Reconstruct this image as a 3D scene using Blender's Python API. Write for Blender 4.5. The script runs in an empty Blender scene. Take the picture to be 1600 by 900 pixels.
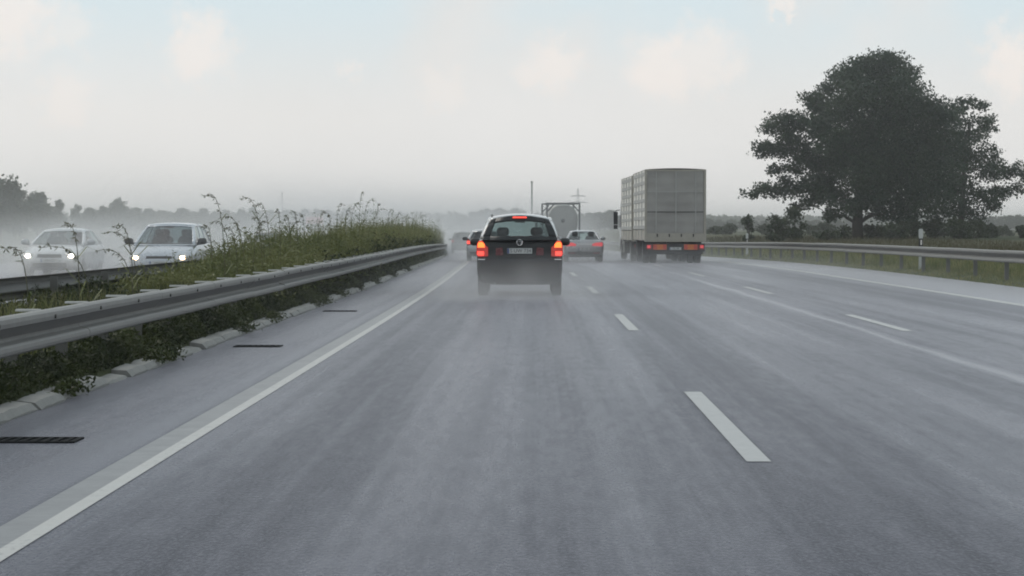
import bpy, bmesh, math, random
import numpy as np
from mathutils import Vector, Matrix, Euler
R = math.radians
PI = math.pi
random.seed(7)
rng = np.random.default_rng(7)
scene = bpy.context.scene
C = scene.collection

# ------------------------------------------------------------------ camera
EYE = 1.43
F = 3600.0                                   # focal length in pixels of the 1600 px photograph
cam_d = bpy.data.cameras.new('camera')
cam = bpy.data.objects.new('camera', cam_d)
C.objects.link(cam)
cam.location = (0, 0, EYE)
cam.rotation_euler = (R(90 - 1.496), 0, R(0.605))
cam_d.sensor_width = 36
cam_d.lens = 81
cam_d.clip_start = 0.5
cam_d.clip_end = 9000
scene.camera = cam

# ------------------------------------------------------------------ sky, sun, exposure
SUN_EL, SUN_AZ = 42.0, -50.0                 # azimuth from straight ahead (+Y), negative = to the left
scene.view_settings.view_transform = 'Standard'
scene.view_settings.look = 'None'
scene.view_settings.exposure = 0.0
scene.view_settings.gamma = 1.0
scene.view_settings.use_curve_mapping = False
scene.cycles.max_bounces = 8
scene.cycles.diffuse_bounces = 3
scene.cycles.glossy_bounces = 3
scene.cycles.transparent_max_bounces = 24
scene.cycles.volume_bounces = 1
scene.cycles.use_denoising = True
scene.cycles.filter_width = 1.9
scene.cycles.sample_clamp_indirect = 6.0

world = bpy.data.worlds.new('World')
scene.world = world
world.use_nodes = True
wt = world.node_tree
for n in list(wt.nodes):
    wt.nodes.remove(n)


def NN(t, kind, **kw):
    n = t.nodes.new(kind)
    for k, v in kw.items():
        setattr(n, k, v)
    return n


def math_n(t, op, a, b=None, c=None, clamp=False):
    n = t.nodes.new('ShaderNodeMath')
    n.operation = op
    n.use_clamp = clamp
    for i, v in enumerate((a, b, c)):
        if v is None:
            continue
        if isinstance(v, (int, float)):
            n.inputs[i].default_value = v
        else:
            t.links.new(v, n.inputs[i])
    return n.outputs[0]


def vmath(t, op, a, b=None):
    n = t.nodes.new('ShaderNodeVectorMath')
    n.operation = op
    for i, v in enumerate((a, b)):
        if v is None:
            continue
        if isinstance(v, (tuple, list)):
            n.inputs[i].default_value = v
        else:
            t.links.new(v, n.inputs[i])
    return n


def mixc(t, fac, a, b, blend='MIX'):
    n = t.nodes.new('ShaderNodeMix')
    n.data_type = 'RGBA'
    n.blend_type = blend
    ins = [n.inputs[0], n.inputs[6], n.inputs[7]]
    for s, v in zip(ins, (fac, a, b)):
        if isinstance(v, (int, float)):
            s.default_value = v
        elif isinstance(v, (tuple, list)):
            s.default_value = tuple(v) if len(v) == 4 else (*v, 1)
        else:
            t.links.new(v, s)
    return n.outputs[2]


def mapr(t, v, a, b, c, d, smooth=True):
    n = t.nodes.new('ShaderNodeMapRange')
    n.interpolation_type = 'SMOOTHSTEP' if smooth else 'LINEAR'
    n.clamp = True
    t.links.new(v, n.inputs[0])
    for i, q in enumerate((a, b, c, d)):
        n.inputs[1 + i].default_value = q
    return n.outputs[0]


def noise(t, vec, scale, detail=3.0, rough=0.55):
    n = t.nodes.new('ShaderNodeTexNoise')
    n.inputs['Scale'].default_value = scale
    n.inputs['Detail'].default_value = detail
    n.inputs['Roughness'].default_value = rough
    if vec is not None:
        t.links.new(vec, n.inputs['Vector'])
    return n.outputs[0]


def build_world():
    t = wt
    tc = NN(t, 'ShaderNodeTexCoord')
    sky = NN(t, 'ShaderNodeTexSky')
    sky.sky_type = 'NISHITA'
    sky.sun_disc = False
    sky.sun_elevation = R(SUN_EL)
    sky.sun_rotation = R(SUN_AZ)
    sky.air_density = 1.0
    sky.dust_density = 3.0
    sky.ozone_density = 1.0
    d = tc.outputs['Generated']
    sep = NN(t, 'ShaderNodeSeparateXYZ')
    t.links.new(d, sep.inputs[0])
    el = sep.outputs[2]
    # thin veil of cloud over the whole sky, thicker towards the horizon
    big = noise(t, d, 3.0, 5.0)
    veil = math_n(t, 'ADD', mapr(t, el, 0.0, 0.7, 0.95, 0.60), math_n(t, 'MULTIPLY', math_n(t, 'SUBTRACT', big, 0.5), 0.25), clamp=True)
    grey = mixc(t, noise(t, d, 9.0, 6.0), (7.4, 7.33, 7.2), (8.4, 8.3, 8.15))
    base = mixc(t, veil, sky.outputs[0], grey)
    lift = mapr(t, el, 0.0, 0.16, 1.12, 1.0)
    base = vmath(t, 'SCALE', base).outputs[0]
    t.links.new(lift, base.node.inputs['Scale'])
    # clear blue gaps and warm cumulus puffs, everywhere round the sky
    gap = mapr(t, noise(t, d, 7.0, 4.0), 0.36, 0.56, 0.0, 1.0)
    gapm = math_n(t, 'MULTIPLY', gap, mapr(t, el, 0.045, 0.11, 0.0, 0.85))
    base = mixc(t, gapm, base, (6.7, 8.05, 8.6))
    # puffs with the places the photograph shows
    warp = NN(t, 'ShaderNodeTexNoise')
    warp.inputs['Scale'].default_value = 95
    warp.inputs['Detail'].default_value = 8
    warp.inputs['Roughness'].default_value = 0.7
    t.links.new(d, warp.inputs['Vector'])
    wv = vmath(t, 'SUBTRACT', warp.outputs['Color'], (0.5, 0.5, 0.5))
    sc = vmath(t, 'SCALE', wv.outputs[0])
    sc.inputs['Scale'].default_value = 0.036
    dw = vmath(t, 'ADD', d, sc.outputs[0]).outputs[0]
    total = None
    for (px, py, r, amp) in ((20, 20, 75, .9), (110, 40, 45, .5), (100, 155, 48, .55), (310, 72, 60, .85), (545, 108, 20, .5),
                             (690, 145, 38, .45), (860, 103, 52, .8), (1035, 105, 62, .9), (1100, 90, 62, .7), (1585, 98, 62, 1.0), (1225, 6, 26, .8)):
        v = Vector(((px - 838) / F, 1, (356 - py) / F)).normalized()
        dist = vmath(t, 'DISTANCE', dw, tuple(v)).outputs['Value']
        m = mapr(t, dist, 0.35 * r / F, 1.25 * r / F, amp, 0.0)
        total = m if total is None else math_n(t, 'MAXIMUM', total, m)
    gen = math_n(t, 'MULTIPLY', mapr(t, noise(t, d, 22.0, 6.0), 0.56, 0.72, 0.0, 0.6), mapr(t, el, 0.10, 0.2, 0.0, 1.0))
    total = math_n(t, 'MAXIMUM', total, gen)
    base = mixc(t, math_n(t, 'MULTIPLY', total, 0.85), base, (9.4, 8.75, 8.25))
    bg = NN(t, 'ShaderNodeBackground')
    bg.inputs[1].default_value = 0.1
    t.links.new(base, bg.inputs[0])
    out = NN(t, 'ShaderNodeOutputWorld')
    t.links.new(bg.outputs[0], out.inputs[0])


build_world()
sun_d = bpy.data.lights.new('sun', 'SUN')
sun_d.energy = 0.9
sun_d.angle = R(20)
sun_d.color = (1.0, 0.95, 0.88)
sun = bpy.data.objects.new('sun', sun_d)
C.objects.link(sun)
sdir = Vector((math.sin(R(SUN_AZ)) * math.cos(R(SUN_EL)), math.cos(R(SUN_AZ)) * math.cos(R(SUN_EL)), math.sin(R(SUN_EL))))
sun.rotation_euler = sdir.to_track_quat('Z', 'Y').to_euler()


# ------------------------------------------------------------------ road geometry: s metres ahead, t metres to the right
def shift(s):
    if s <= 30:
        return 0.0
    if s <= 450:
        return (s - 30) ** 2 / 7600.0
    return 420 ** 2 / 7600.0 + (s - 450) * 420 / 3800.0


def head(s):
    return 0.0 if s <= 30 else math.atan(min(s - 30, 420) / 3800.0)


def sstep(a, b, x):
    x = min(1.0, max(0.0, (x - a) / (b - a)))
    return x * x * (3 - 2 * x)


def zr(s):
    return -0.75 * sstep(70, 230, s)


def P(s, t, z=0.0):
    return Vector((t - shift(s), s, zr(s) + z))


# ------------------------------------------------------------------ mesh helpers
class MB:
    def __init__(self):
        self.v = []
        self.f = []

    def add(self, vs, fs):
        o = len(self.v)
        self.v += [tuple(v) for v in vs]
        self.f += [tuple(i + o for i in f) for f in fs]
        return self

    def box(self, c, s, rz=0.0, m=None, taper=1.0):
        hx, hy, hz = s[0] / 2, s[1] / 2, s[2] / 2
        vs = []
        for z in (-1, 1):
            k = taper if z > 0 else 1.0
            for x, y in ((-1, -1), (1, -1), (1, 1), (-1, 1)):
                vs.append(Vector((x * hx * k, y * hy * k, z * hz)))
        M = Matrix.Translation(c) @ Matrix.Rotation(rz, 4, 'Z')
        if m is not None:
            M = Matrix.Translation(c) @ m.to_4x4()
        return self.add([M @ v for v in vs], [(3, 2, 1, 0), (4, 5, 6, 7), (0, 1, 5, 4), (1, 2, 6, 5), (2, 3, 7, 6), (3, 0, 4, 7)])

    def tube(self, path, rad, n=8, cap=True):
        path = [Vector(p) for p in path]
        rings = []
        ref = None
        for i, p in enumerate(path):
            d = (path[min(i + 1, len(path) - 1)] - path[max(i - 1, 0)])
            if d.length < 1e-9:
                d = Vector((0, 0, 1))
            d.normalize()
            if ref is None:
                ref = d.orthogonal().normalized()
            ref = (ref - d * ref.dot(d))
            if ref.length < 1e-6:
                ref = d.orthogonal()
            ref.normalize()
            b = d.cross(ref)
            r = rad[i] if isinstance(rad, (list, tuple)) else rad
            rings.append([p + (ref * math.cos(2 * PI * k / n) + b * math.sin(2 * PI * k / n)) * r for k in range(n)])
        vs = [q for r in rings for q in r]
        fs = []
        for i in range(len(rings) - 1):
            for k in range(n):
                a, b2 = i * n + k, i * n + (k + 1) % n
                fs.append((a, b2, b2 + n, a + n))
        if cap:
            fs.append(tuple(reversed(range(n))))
            fs.append(tuple(range((len(rings) - 1) * n, len(rings) * n)))
        return self.add(vs, fs)

    def loft(self, rings, cap=True):
        n = len(rings[0])
        vs = [q for r in rings for q in r]
        fs = []
        for i in range(len(rings) - 1):
            for k in range(n):
                a, b2 = i * n + k, i * n + (k + 1) % n
                fs.append((a, b2, b2 + n, a + n))
        if cap:
            fs.append(tuple(reversed(range(n))))
            fs.append(tuple(range((len(rings) - 1) * n, len(rings) * n)))
        return self.add(vs, fs)

    def lathe_x(self, prof, n=24, c=(0, 0, 0)):
        """profile of (x, r) turned about the X axis"""
        rings = [[(c[0] + x, c[1] + r * math.cos(2 * PI * k / n), c[2] + r * math.sin(2 * PI * k / n)) for k in range(n)] for x, r in prof]
        return self.loft(rings, cap=True)

    def poly_y(self, poly, y0, y1):
        """polygon of (x, z) extruded along Y"""
        n = len(poly)
        vs = [(x, y0, z) for x, z in poly] + [(x, y1, z) for x, z in poly]
        fs = [tuple(range(n)), tuple(reversed(range(n, 2 * n)))] + [(i, i + n, (i + 1) % n + n, (i + 1) % n) for i in range(n)]
        return self.add(vs, fs)

    def grid(self, f, us, vs):
        o = len(self.v)
        for u in us:
            for v in vs:
                self.v.append(tuple(f(u, v)))
        m = len(vs)
        for i in range(len(us) - 1):
            for j in range(m - 1):
                self.f.append((o + i * m + j, o + (i + 1) * m + j, o + (i + 1) * m + j + 1, o + i * m + j + 1))
        return self

    def ball(self, c, r, n=12, m=8, power=1.0):
        rings = []
        for j in range(1, m):
            ph = PI * j / m
            rr = []
            for k in range(n):
                th = 2 * PI * k / n
                p = [math.sin(ph) * math.cos(th), math.sin(ph) * math.sin(th), math.cos(ph)]
                p = [math.copysign(abs(q) ** power, q) for q in p]
                rr.append((c[0] + p[0] * r[0], c[1] + p[1] * r[1], c[2] + p[2] * r[2]))
            rings.append(rr)
        return self.loft(list(reversed(rings)), cap=True)

    def mesh(self, name, smooth=False):
        me = bpy.data.meshes.new(name)
        me.from_pydata([tuple(v) for v in self.v], [], self.f)
        bm = bmesh.new()
        bm.from_mesh(me)
        bmesh.ops.recalc_face_normals(bm, faces=bm.faces)
        bm.to_mesh(me)
        bm.free()
        if smooth:
            me.polygons.foreach_set('use_smooth', [True] * len(me.polygons))
            try:
                me.set_sharp_from_angle(angle=R(38))
            except Exception:
                pass
        me.update()
        return me

    def build(self, name, mat, parent=None, smooth=False, loc=None, rz=None):
        return link(name, self.mesh(name, smooth), mat, parent, loc, rz)


def link(name, me, mat=None, parent=None, loc=None, rz=None):
    o = bpy.data.objects.new(name, me)
    C.objects.link(o)
    if mat is not None and me is not None and len(me.materials) == 0:
        me.materials.append(mat)
    if parent is not None:
        o.parent = parent
    if loc is not None:
        o.location = loc
    if rz is not None:
        o.rotation_euler = (0, 0, rz)
    return o


def mesh_np(name, V, Fc):
    V = np.asarray(V, dtype=np.float32)
    Fc = np.asarray(Fc, dtype=np.int32)
    me = bpy.data.meshes.new(name)
    m, k = Fc.shape
    me.vertices.add(len(V))
    me.vertices.foreach_set('co', V.ravel())
    me.loops.add(m * k)
    me.loops.foreach_set('vertex_index', Fc.ravel())
    me.polygons.add(m)
    me.polygons.foreach_set('loop_start', np.arange(0, m * k, k, dtype=np.int32))
    me.update(calc_edges=True)
    return me


ORD = ['first', 'second', 'third', 'fourth', 'fifth', 'sixth', 'seventh', 'eighth', 'ninth', 'tenth', 'eleventh', 'twelfth'] + ['%dth' % k for k in range(13, 21)] + ['21st', '22nd', '23rd'] + ['%dth' % k for k in range(24, 31)] + ['31st', '32nd', '33rd'] + ['%dth' % k for k in range(34, 41)]


def tag(o, label=None, cat=None, group=None, kind=None):
    if label:
        o['label'] = label
    if cat:
        o['category'] = cat
    if group:
        o['group'] = group
    if kind:
        o['kind'] = kind
    return o


def thing(name, label, cat, loc=(0, 0, 0), rz=0.0, group=None):
    o = bpy.data.objects.new(name, None)
    C.objects.link(o)
    o.empty_display_size = 0.2
    o.location = loc
    o.rotation_euler = (0, 0, rz)
    return tag(o, label, cat, group)


def baked(o):
    """freeze an object's modifiers into its mesh"""
    dg = bpy.context.evaluated_depsgraph_get()
    dg.update()
    me = bpy.data.meshes.new_from_object(o.evaluated_get(dg))
    o.modifiers.clear()
    o.data = me
    return o


# ------------------------------------------------------------------ materials
def mat(name, col, rough=0.6, metal=0.0, var=0.15, scale=6.0, bump=0.0, spec=0.5, coat=0.0, emit=None, estr=0.0, sheen=0.0, wear=0.0):
    m = bpy.data.materials.new(name)
    m.use_nodes = True
    t = m.node_tree
    b = t.nodes['Principled BSDF']
    tc = NN(t, 'ShaderNodeTexCoord')
    vec = tc.outputs['Object']
    nz = noise(t, vec, scale, 5.0)
    lo = tuple(c * (1 - var) for c in col)
    hi = tuple(min(1, c * (1 + var)) for c in col)
    base = mixc(t, nz, lo, hi)
    if wear:
        fine = noise(t, vec, 16.0, 5.0, 0.7)
        gate = math_n(t, 'MULTIPLY', mapr(t, fine, 0.50, 0.66, 0, 1), mapr(t, noise(t, vec, 1.1, 3.0), 0.35, 0.65, 0.15, 1))
        base = mixc(t, math_n(t, 'MULTIPLY', gate, wear), base, (0.07, 0.072, 0.085))
    t.links.new(base, b.inputs['Base Color'])
    t.links.new(mapr(t, nz, 0.25, 0.75, max(0.02, rough - 0.08), min(1, rough + 0.08)), b.inputs['Roughness'])
    b.inputs['Metallic'].default_value = metal
    b.inputs['Specular IOR Level'].default_value = spec
    b.inputs['Coat Weight'].default_value = coat
    b.inputs['Sheen Weight'].default_value = sheen
    b.inputs['Sheen Roughness'].default_value = 0.15
    b.inputs['Coat Roughness'].default_value = 0.08
    if bump:
        bp = NN(t, 'ShaderNodeBump')
        bp.inputs['Strength'].default_value = 0.6
        bp.inputs['Distance'].default_value = bump
        t.links.new(noise(t, vec, scale * 4, 4.0), bp.inputs['Height'])
        t.links.new(bp.outputs[0], b.inputs['Normal'])
    if emit:
        b.inputs['Emission Color'].default_value = (*emit, 1)
        b.inputs['Emission Strength'].default_value = estr
    return m


def glass_mat(name, tint, refl=0.06):
    m = bpy.data.materials.new(name)
    m.use_nodes = True
    t = m.node_tree
    t.nodes.remove(t.nodes['Principled BSDF'])
    out = t.nodes['Material Output']
    tr = NN(t, 'ShaderNodeBsdfTransparent')
    tr.inputs[0].default_value = (*tint, 1)
    gl = NN(t, 'ShaderNodeBsdfGlossy')
    gl.inputs['Roughness'].default_value = 0.12
    tc = NN(t, 'ShaderNodeTexCoord')
    drops = noise(t, tc.outputs['Object'], 40.0, 3.0)
    lw = NN(t, 'ShaderNodeLayerWeight')
    face = math_n(t, 'MULTIPLY_ADD', math_n(t, 'POWER', lw.outputs[1], 4.0), 0.75, 0.05)
    fac = math_n(t, 'ADD', face, mapr(t, drops, 0.4, 0.8, 0.0, refl), clamp=True)
    mx = NN(t, 'ShaderNodeMixShader')
    t.links.new(fac, mx.inputs[0])
    t.links.new(tr.outputs[0], mx.inputs[1])
    t.links.new(gl.outputs[0], mx.inputs[2])
    t.links.new(mx.outputs[0], out.inputs[0])
    return m


def leaf_mat(name, a, b, scale=0.6, trans=0.25):
    m = bpy.data.materials.new(name)
    m.use_nodes = True
    t = m.node_tree
    p = t.nodes['Principled BSDF']
    out = t.nodes['Material Output']
    geo = NN(t, 'ShaderNodeNewGeometry')
    n1 = noise(t, geo.outputs['Position'], scale, 3.0)
    n2 = noise(t, geo.outputs['Position'], scale * 14, 2.0)
    f = math_n(t, 'ADD', math_n(t, 'MULTIPLY', n1, 0.6), math_n(t, 'MULTIPLY', n2, 0.4))
    col = mixc(t, mapr(t, f, 0.35, 0.65, 0, 1), a, b)
    t.links.new(col, p.inputs['Base Color'])
    p.inputs['Roughness'].default_value = 0.55
    p.inputs['Specular IOR Level'].default_value = 0.3
    tl = NN(t, 'ShaderNodeBsdfTranslucent')
    t.links.new(col, tl.inputs[0])
    mx = NN(t, 'ShaderNodeMixShader')
    mx.inputs[0].default_value = trans
    t.links.new(p.outputs[0], mx.inputs[1])
    t.links.new(tl.outputs[0], mx.inputs[2])
    t.links.new(mx.outputs[0], out.inputs[0])
    return m


def road_mat(name, own=True):
    m = bpy.data.materials.new(name)
    m.use_nodes = True
    t = m.node_tree
    b = t.nodes['Principled BSDF']
    uv = NN(t, 'ShaderNodeUVMap')
    uv.uv_map = 'st'
    sep = NN(t, 'ShaderNodeSeparateXYZ')
    t.links.new(uv.outputs[0], sep.inputs[0])
    tt, ss = sep.outputs[0], sep.outputs[1]

    def vec(a, c):
        n = NN(t, 'ShaderNodeCombineXYZ')
        t.links.new(math_n(t, 'MULTIPLY', tt, a), n.inputs[0])
        t.links.new(math_n(t, 'MULTIPLY', ss, c), n.inputs[1])
        return n.outputs[0]
    streak = noise(t, vec(3.4, 0.018), 1.0, 6.0, 0.65)
    blotch = noise(t, vec(1.2, 0.10), 1.0, 4.0)
    mott = noise(t, vec(11.0, 1.6), 1.0, 6.0, 0.7)
    speck = noise(t, vec(48, 17), 1.0, 4.0, 0.75)
    # lane bands: worn wheel tracks, seams and the smoother shoulders
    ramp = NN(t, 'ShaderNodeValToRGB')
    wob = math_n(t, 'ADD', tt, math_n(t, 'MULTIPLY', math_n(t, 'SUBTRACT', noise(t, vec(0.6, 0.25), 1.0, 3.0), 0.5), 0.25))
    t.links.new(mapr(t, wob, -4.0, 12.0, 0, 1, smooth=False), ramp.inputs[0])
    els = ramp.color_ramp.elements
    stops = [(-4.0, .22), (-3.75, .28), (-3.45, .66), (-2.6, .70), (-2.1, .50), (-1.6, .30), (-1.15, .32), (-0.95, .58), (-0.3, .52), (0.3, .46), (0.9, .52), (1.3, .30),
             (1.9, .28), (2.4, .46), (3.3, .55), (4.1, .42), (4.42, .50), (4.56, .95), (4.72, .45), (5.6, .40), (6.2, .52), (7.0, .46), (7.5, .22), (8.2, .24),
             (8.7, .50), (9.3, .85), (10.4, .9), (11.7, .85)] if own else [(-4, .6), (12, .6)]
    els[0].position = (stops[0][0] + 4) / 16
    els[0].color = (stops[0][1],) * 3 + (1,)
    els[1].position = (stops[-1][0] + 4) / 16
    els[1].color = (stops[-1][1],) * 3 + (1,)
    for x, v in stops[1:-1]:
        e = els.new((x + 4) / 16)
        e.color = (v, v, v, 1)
    band = NN(t, 'ShaderNodeRGBToBW')
    t.links.new(ramp.outputs[0], band.inputs[0])
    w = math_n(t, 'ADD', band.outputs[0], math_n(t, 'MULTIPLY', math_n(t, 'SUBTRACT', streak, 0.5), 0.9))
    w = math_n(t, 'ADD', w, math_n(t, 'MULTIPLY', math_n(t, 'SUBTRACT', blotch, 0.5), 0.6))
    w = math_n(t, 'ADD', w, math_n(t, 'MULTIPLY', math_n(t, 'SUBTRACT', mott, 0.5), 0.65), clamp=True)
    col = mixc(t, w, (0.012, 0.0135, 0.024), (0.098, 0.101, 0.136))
    col = mixc(t, math_n(t, 'MULTIPLY', mapr(t, speck, 0.42, 0.70, 0, 1), 0.85), col, (0.150, 0.154, 0.178))
    col = mixc(t, mapr(t, band.outputs[0], 0.72, 0.9, 0.0, 0.75), col, (0.215, 0.215, 0.232))
    t.links.new(col, b.inputs['Base Color'])
    rg = math_n(t, 'ADD', mapr(t, w, 0.1, 0.95, 0.36, 0.22), math_n(t, 'MULTIPLY', math_n(t, 'SUBTRACT', speck, 0.5), 0.12))
    t.links.new(rg, b.inputs['Roughness'])
    b.inputs['IOR'].default_value = 1.08
    t.links.new(mapr(t, w, 0.15, 0.85, 0.52, 1.0), b.inputs['Sheen Weight'])          # droplet film that glows towards grazing view
    b.inputs['Sheen Roughness'].default_value = 0.15
    b.inputs['Sheen Tint'].default_value = (0.93, 0.93, 1.0, 1)
    bp = NN(t, 'ShaderNodeBump')
    bp.inputs['Strength'].default_value = 0.5
    bp.inputs['Distance'].default_value = 0.008
    t.links.new(speck, bp.inputs['Height'])
    t.links.new(bp.outputs[0], b.inputs['Normal'])
    return m


def ground_mat():
    m = bpy.data.materials.new('field_grass')
    m.use_nodes = True
    t = m.node_tree
    b = t.nodes['Principled BSDF']
    geo = NN(t, 'ShaderNodeNewGeometry')
    p = geo.outputs['Position']
    n1 = noise(t, p, 0.03, 4.0)
    n2 = noise(t, p, 1.7, 5.0)
    c = mixc(t, mapr(t, n1, 0.4, 0.6, 0, 1), (0.040, 0.055, 0.022), (0.085, 0.078, 0.042))
    c = mixc(t, mapr(t, n2, 0.35, 0.7, 0, 0.7), c, (0.05, 0.055, 0.025))
    t.links.new(c, b.inputs['Base Color'])
    b.inputs['Roughness'].default_value = 0.9
    b.inputs['Specular IOR Level'].default_value = 0.15
    return m


M = {}
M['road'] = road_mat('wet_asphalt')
M['road_opp'] = road_mat('wet_asphalt_opposite', own=False)
M['ground'] = ground_mat()
M['paint'] = mat('road_paint', (0.31, 0.32, 0.32), 0.42, sheen=0.8, wear=0.75, var=0.22, scale=5, bump=0.002)
M['paint_old'] = mat('rubbed_road_paint', (0.135, 0.14, 0.15), 0.42, sheen=0.7, wear=0.75, var=0.35, scale=3.5, bump=0.002)
M['paint_bead'] = mat('raised_road_paint', (0.40, 0.395, 0.375), 0.38, sheen=0.8, wear=0.75, var=0.16, scale=5)
M['paint_faded'] = mat('worn_road_paint', (0.34, 0.35, 0.35), 0.40, sheen=0.8, wear=0.75, var=0.25, scale=4)
M['patch'] = mat('dark_asphalt_patch', (0.045, 0.048, 0.053), 0.42, var=0.3, scale=9, bump=0.004)
M['concrete'] = mat('kerb_concrete', (0.20, 0.20, 0.19), 0.7, var=0.4, scale=5, bump=0.008)
M['galv'] = mat('galvanised_steel', (0.215, 0.212, 0.205), 0.6, metal=0.3, var=0.5, scale=7)
M['galv_post'] = mat('galvanised_post', (0.13, 0.128, 0.12), 0.65, metal=0.3, var=0.25, scale=7)
M['galv_lit'] = mat('lit_top_spacer_steel', (0.55, 0.55, 0.54), 0.45, metal=0.3, var=0.15)  # light on the spacer tops is put into this paler steel colour
M['galv_dark'] = mat('dark_rail_steel', (0.10, 0.10, 0.095), 0.65, metal=0.3, var=0.4, scale=5)  # darker steel tone for the far median rail
M['rust'] = mat('dull_steel_bolt', (0.10, 0.095, 0.09), 0.7, metal=0.5)
M['iron'] = mat('cast_iron', (0.018, 0.019, 0.020), 0.9, metal=0.0, spec=0.1, var=0.3)
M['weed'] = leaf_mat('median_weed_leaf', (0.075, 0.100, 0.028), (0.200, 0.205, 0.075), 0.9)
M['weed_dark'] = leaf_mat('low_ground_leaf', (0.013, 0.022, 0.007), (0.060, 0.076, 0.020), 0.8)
M['stalk'] = leaf_mat('dry_stalk', (0.085, 0.090, 0.045), (0.14, 0.13, 0.075), 2.0)
M['verge'] = leaf_mat('verge_grass', (0.110, 0.140, 0.042), (0.27, 0.25, 0.115), 0.7)
M['dry'] = leaf_mat('dry_field_grass', (0.10, 0.085, 0.05), (0.07, 0.07, 0.03), 0.3)
M['oak_leaf'] = leaf_mat('oak_leaf', (0.014, 0.036, 0.020), (0.044, 0.072, 0.034), 0.4, 0.2)
M['tree_leaf'] = leaf_mat('tree_leaf', (0.030, 0.045, 0.018), (0.055, 0.070, 0.026), 0.15, 0.2)
M['bush_leaf'] = leaf_mat('bush_leaf', (0.028, 0.045, 0.020), (0.055, 0.070, 0.030), 0.5, 0.2)
M['bark'] = mat('bark', (0.055, 0.048, 0.040), 0.9, var=0.35, scale=3, bump=0.03)
M['glass'] = glass_mat('tinted_glass', (0.70, 0.80, 0.78))
M['glass_dark'] = glass_mat('dark_glass', (0.12, 0.13, 0.13))
M['glass_front'] = glass_mat('windscreen_glass', (0.78, 0.84, 0.84), 0.10)
M['tyre'] = mat('tyre_rubber', (0.022, 0.022, 0.023), 0.75)
M['rim'] = mat('alloy_rim', (0.40, 0.40, 0.41), 0.35, metal=0.8)
M['trim'] = mat('black_trim', (0.022, 0.023, 0.025), 0.45)
M['cloth'] = mat('seat_cloth', (0.030, 0.031, 0.034), 0.9)
M['chrome'] = mat('chrome', (0.65, 0.65, 0.66), 0.18, metal=1.0, var=0.03)
M['plate'] = mat('number_plate_white', (0.50, 0.51, 0.50), 0.4, var=0.06)
M['plate_ink'] = mat('number_plate_ink', (0.06, 0.06, 0.065), 0.5)
M['plate_blue'] = mat('number_plate_blue', (0.06, 0.09, 0.22), 0.5)
M['red_lens'] = mat('red_lens', (0.20, 0.012, 0.018), 0.2, coat=0.6)
M['red_panel'] = mat('dull_red_reflector', (0.11, 0.014, 0.020), 0.3, coat=0.3)
M['lamp_red'] = mat('glowing_red_housing', (0.35, 0.02, 0.02), 0.25, emit=(1.0, 0.06, 0.04), estr=0.22, coat=0.5)
M['amber_on'] = mat('lit_brake_lens', (0.6, 0.12, 0.03), 0.3, emit=(1.0, 0.17, 0.03), estr=2.4)
M['red_on'] = mat('lit_tail_lens', (0.6, 0.05, 0.04), 0.3, emit=(1.0, 0.085, 0.06), estr=1.5)
M['red_dim'] = mat('dim_tail_lens', (0.45, 0.04, 0.05), 0.3, emit=(1.0, 0.12, 0.13), estr=0.45)
M['head_on'] = mat('lit_headlamp', (0.9, 0.9, 0.85), 0.2, emit=(1.0, 0.90, 0.72), estr=22.0)
M['head_warm'] = mat('lit_warm_headlamp', (0.9, 0.85, 0.75), 0.2, emit=(1.0, 0.72, 0.42), estr=14.0)
M['head_glass'] = mat('headlamp_housing', (0.42, 0.43, 0.44), 0.2, metal=0.4, coat=0.5)
M['orange'] = mat('orange_reflective', (0.62, 0.17, 0.035), 0.45, var=0.12)
M['orange_red'] = mat('red_reflective', (0.55, 0.07, 0.05), 0.45, var=0.12)


# ------------------------------------------------------------------ ground, roads, markings, kerb
def s_samples(a, b):
    out, s = [], a
    while s < b:
        out.append(s)
        s += 1.0 if s < 60 else 2.0 if s < 240 else 6.0 if s < 500 else 60.0
    out.append(b)
    return out


def ground_z(s, t):
    """height of the terrain relative to world zero"""
    zb = zr(s)
    if t > 11.7:
        e = 0.10 * sstep(11.7, 12.3, t) + 0.25 * sstep(13, 20, t)
        away = sstep(14, 26, t)
        return (zb + e) * (1 - away) + (0.30 + 0.25 * math.sin(s * 0.021 + t * 0.05)) * away
    if t < -21.5:
        away = sstep(-24, -40, t)
        return (zb + 0.05) * (1 - away) + (0.2 + 0.25 * math.sin(s * 0.017 + t * 0.03)) * away
    if -7.35 < t < -4.02:
        return zb + 0.09
    return zb - 0.06


def build_ground():
    ts = [-2600, -1200, -600, -300, -150, -80, -40, -32, -28, -24, -21.5, -21.4, -14, -7.45, -7.35, -7.3, -6, -5, -4.25, -4.15, -3.95, -3.9, 0, 6, 11.6, 11.7,
          11.9, 12.1, 12.4, 13, 14, 16, 18, 20, 23, 26, 32, 45, 70, 120, 220, 400, 800, 1500, 2600]
    ss = [-30.0] + s_samples(-10, 500) + [600, 750, 1000, 1400, 2000, 3000, 4200]
    v, f = [], []
    for s in ss:
        for t in ts:
            v.append((t - shift(s), s, ground_z(s, t)))
    n = len(ts)
    for i in range(len(ss) - 1):
        for j in range(n - 1):
            f.append((i * n + j, i * n + j + 1, (i + 1) * n + j + 1, (i + 1) * n + j))
    me = bpy.data.meshes.new('ground')
    me.from_pydata(v, [], f)
    me.polygons.foreach_set('use_smooth', [True] * len(me.polygons))
    o = link('ground', me, M['ground'])
    tag(o, 'grassy verges and flat fields either side of the motorway', None, None, 'structure')


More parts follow.
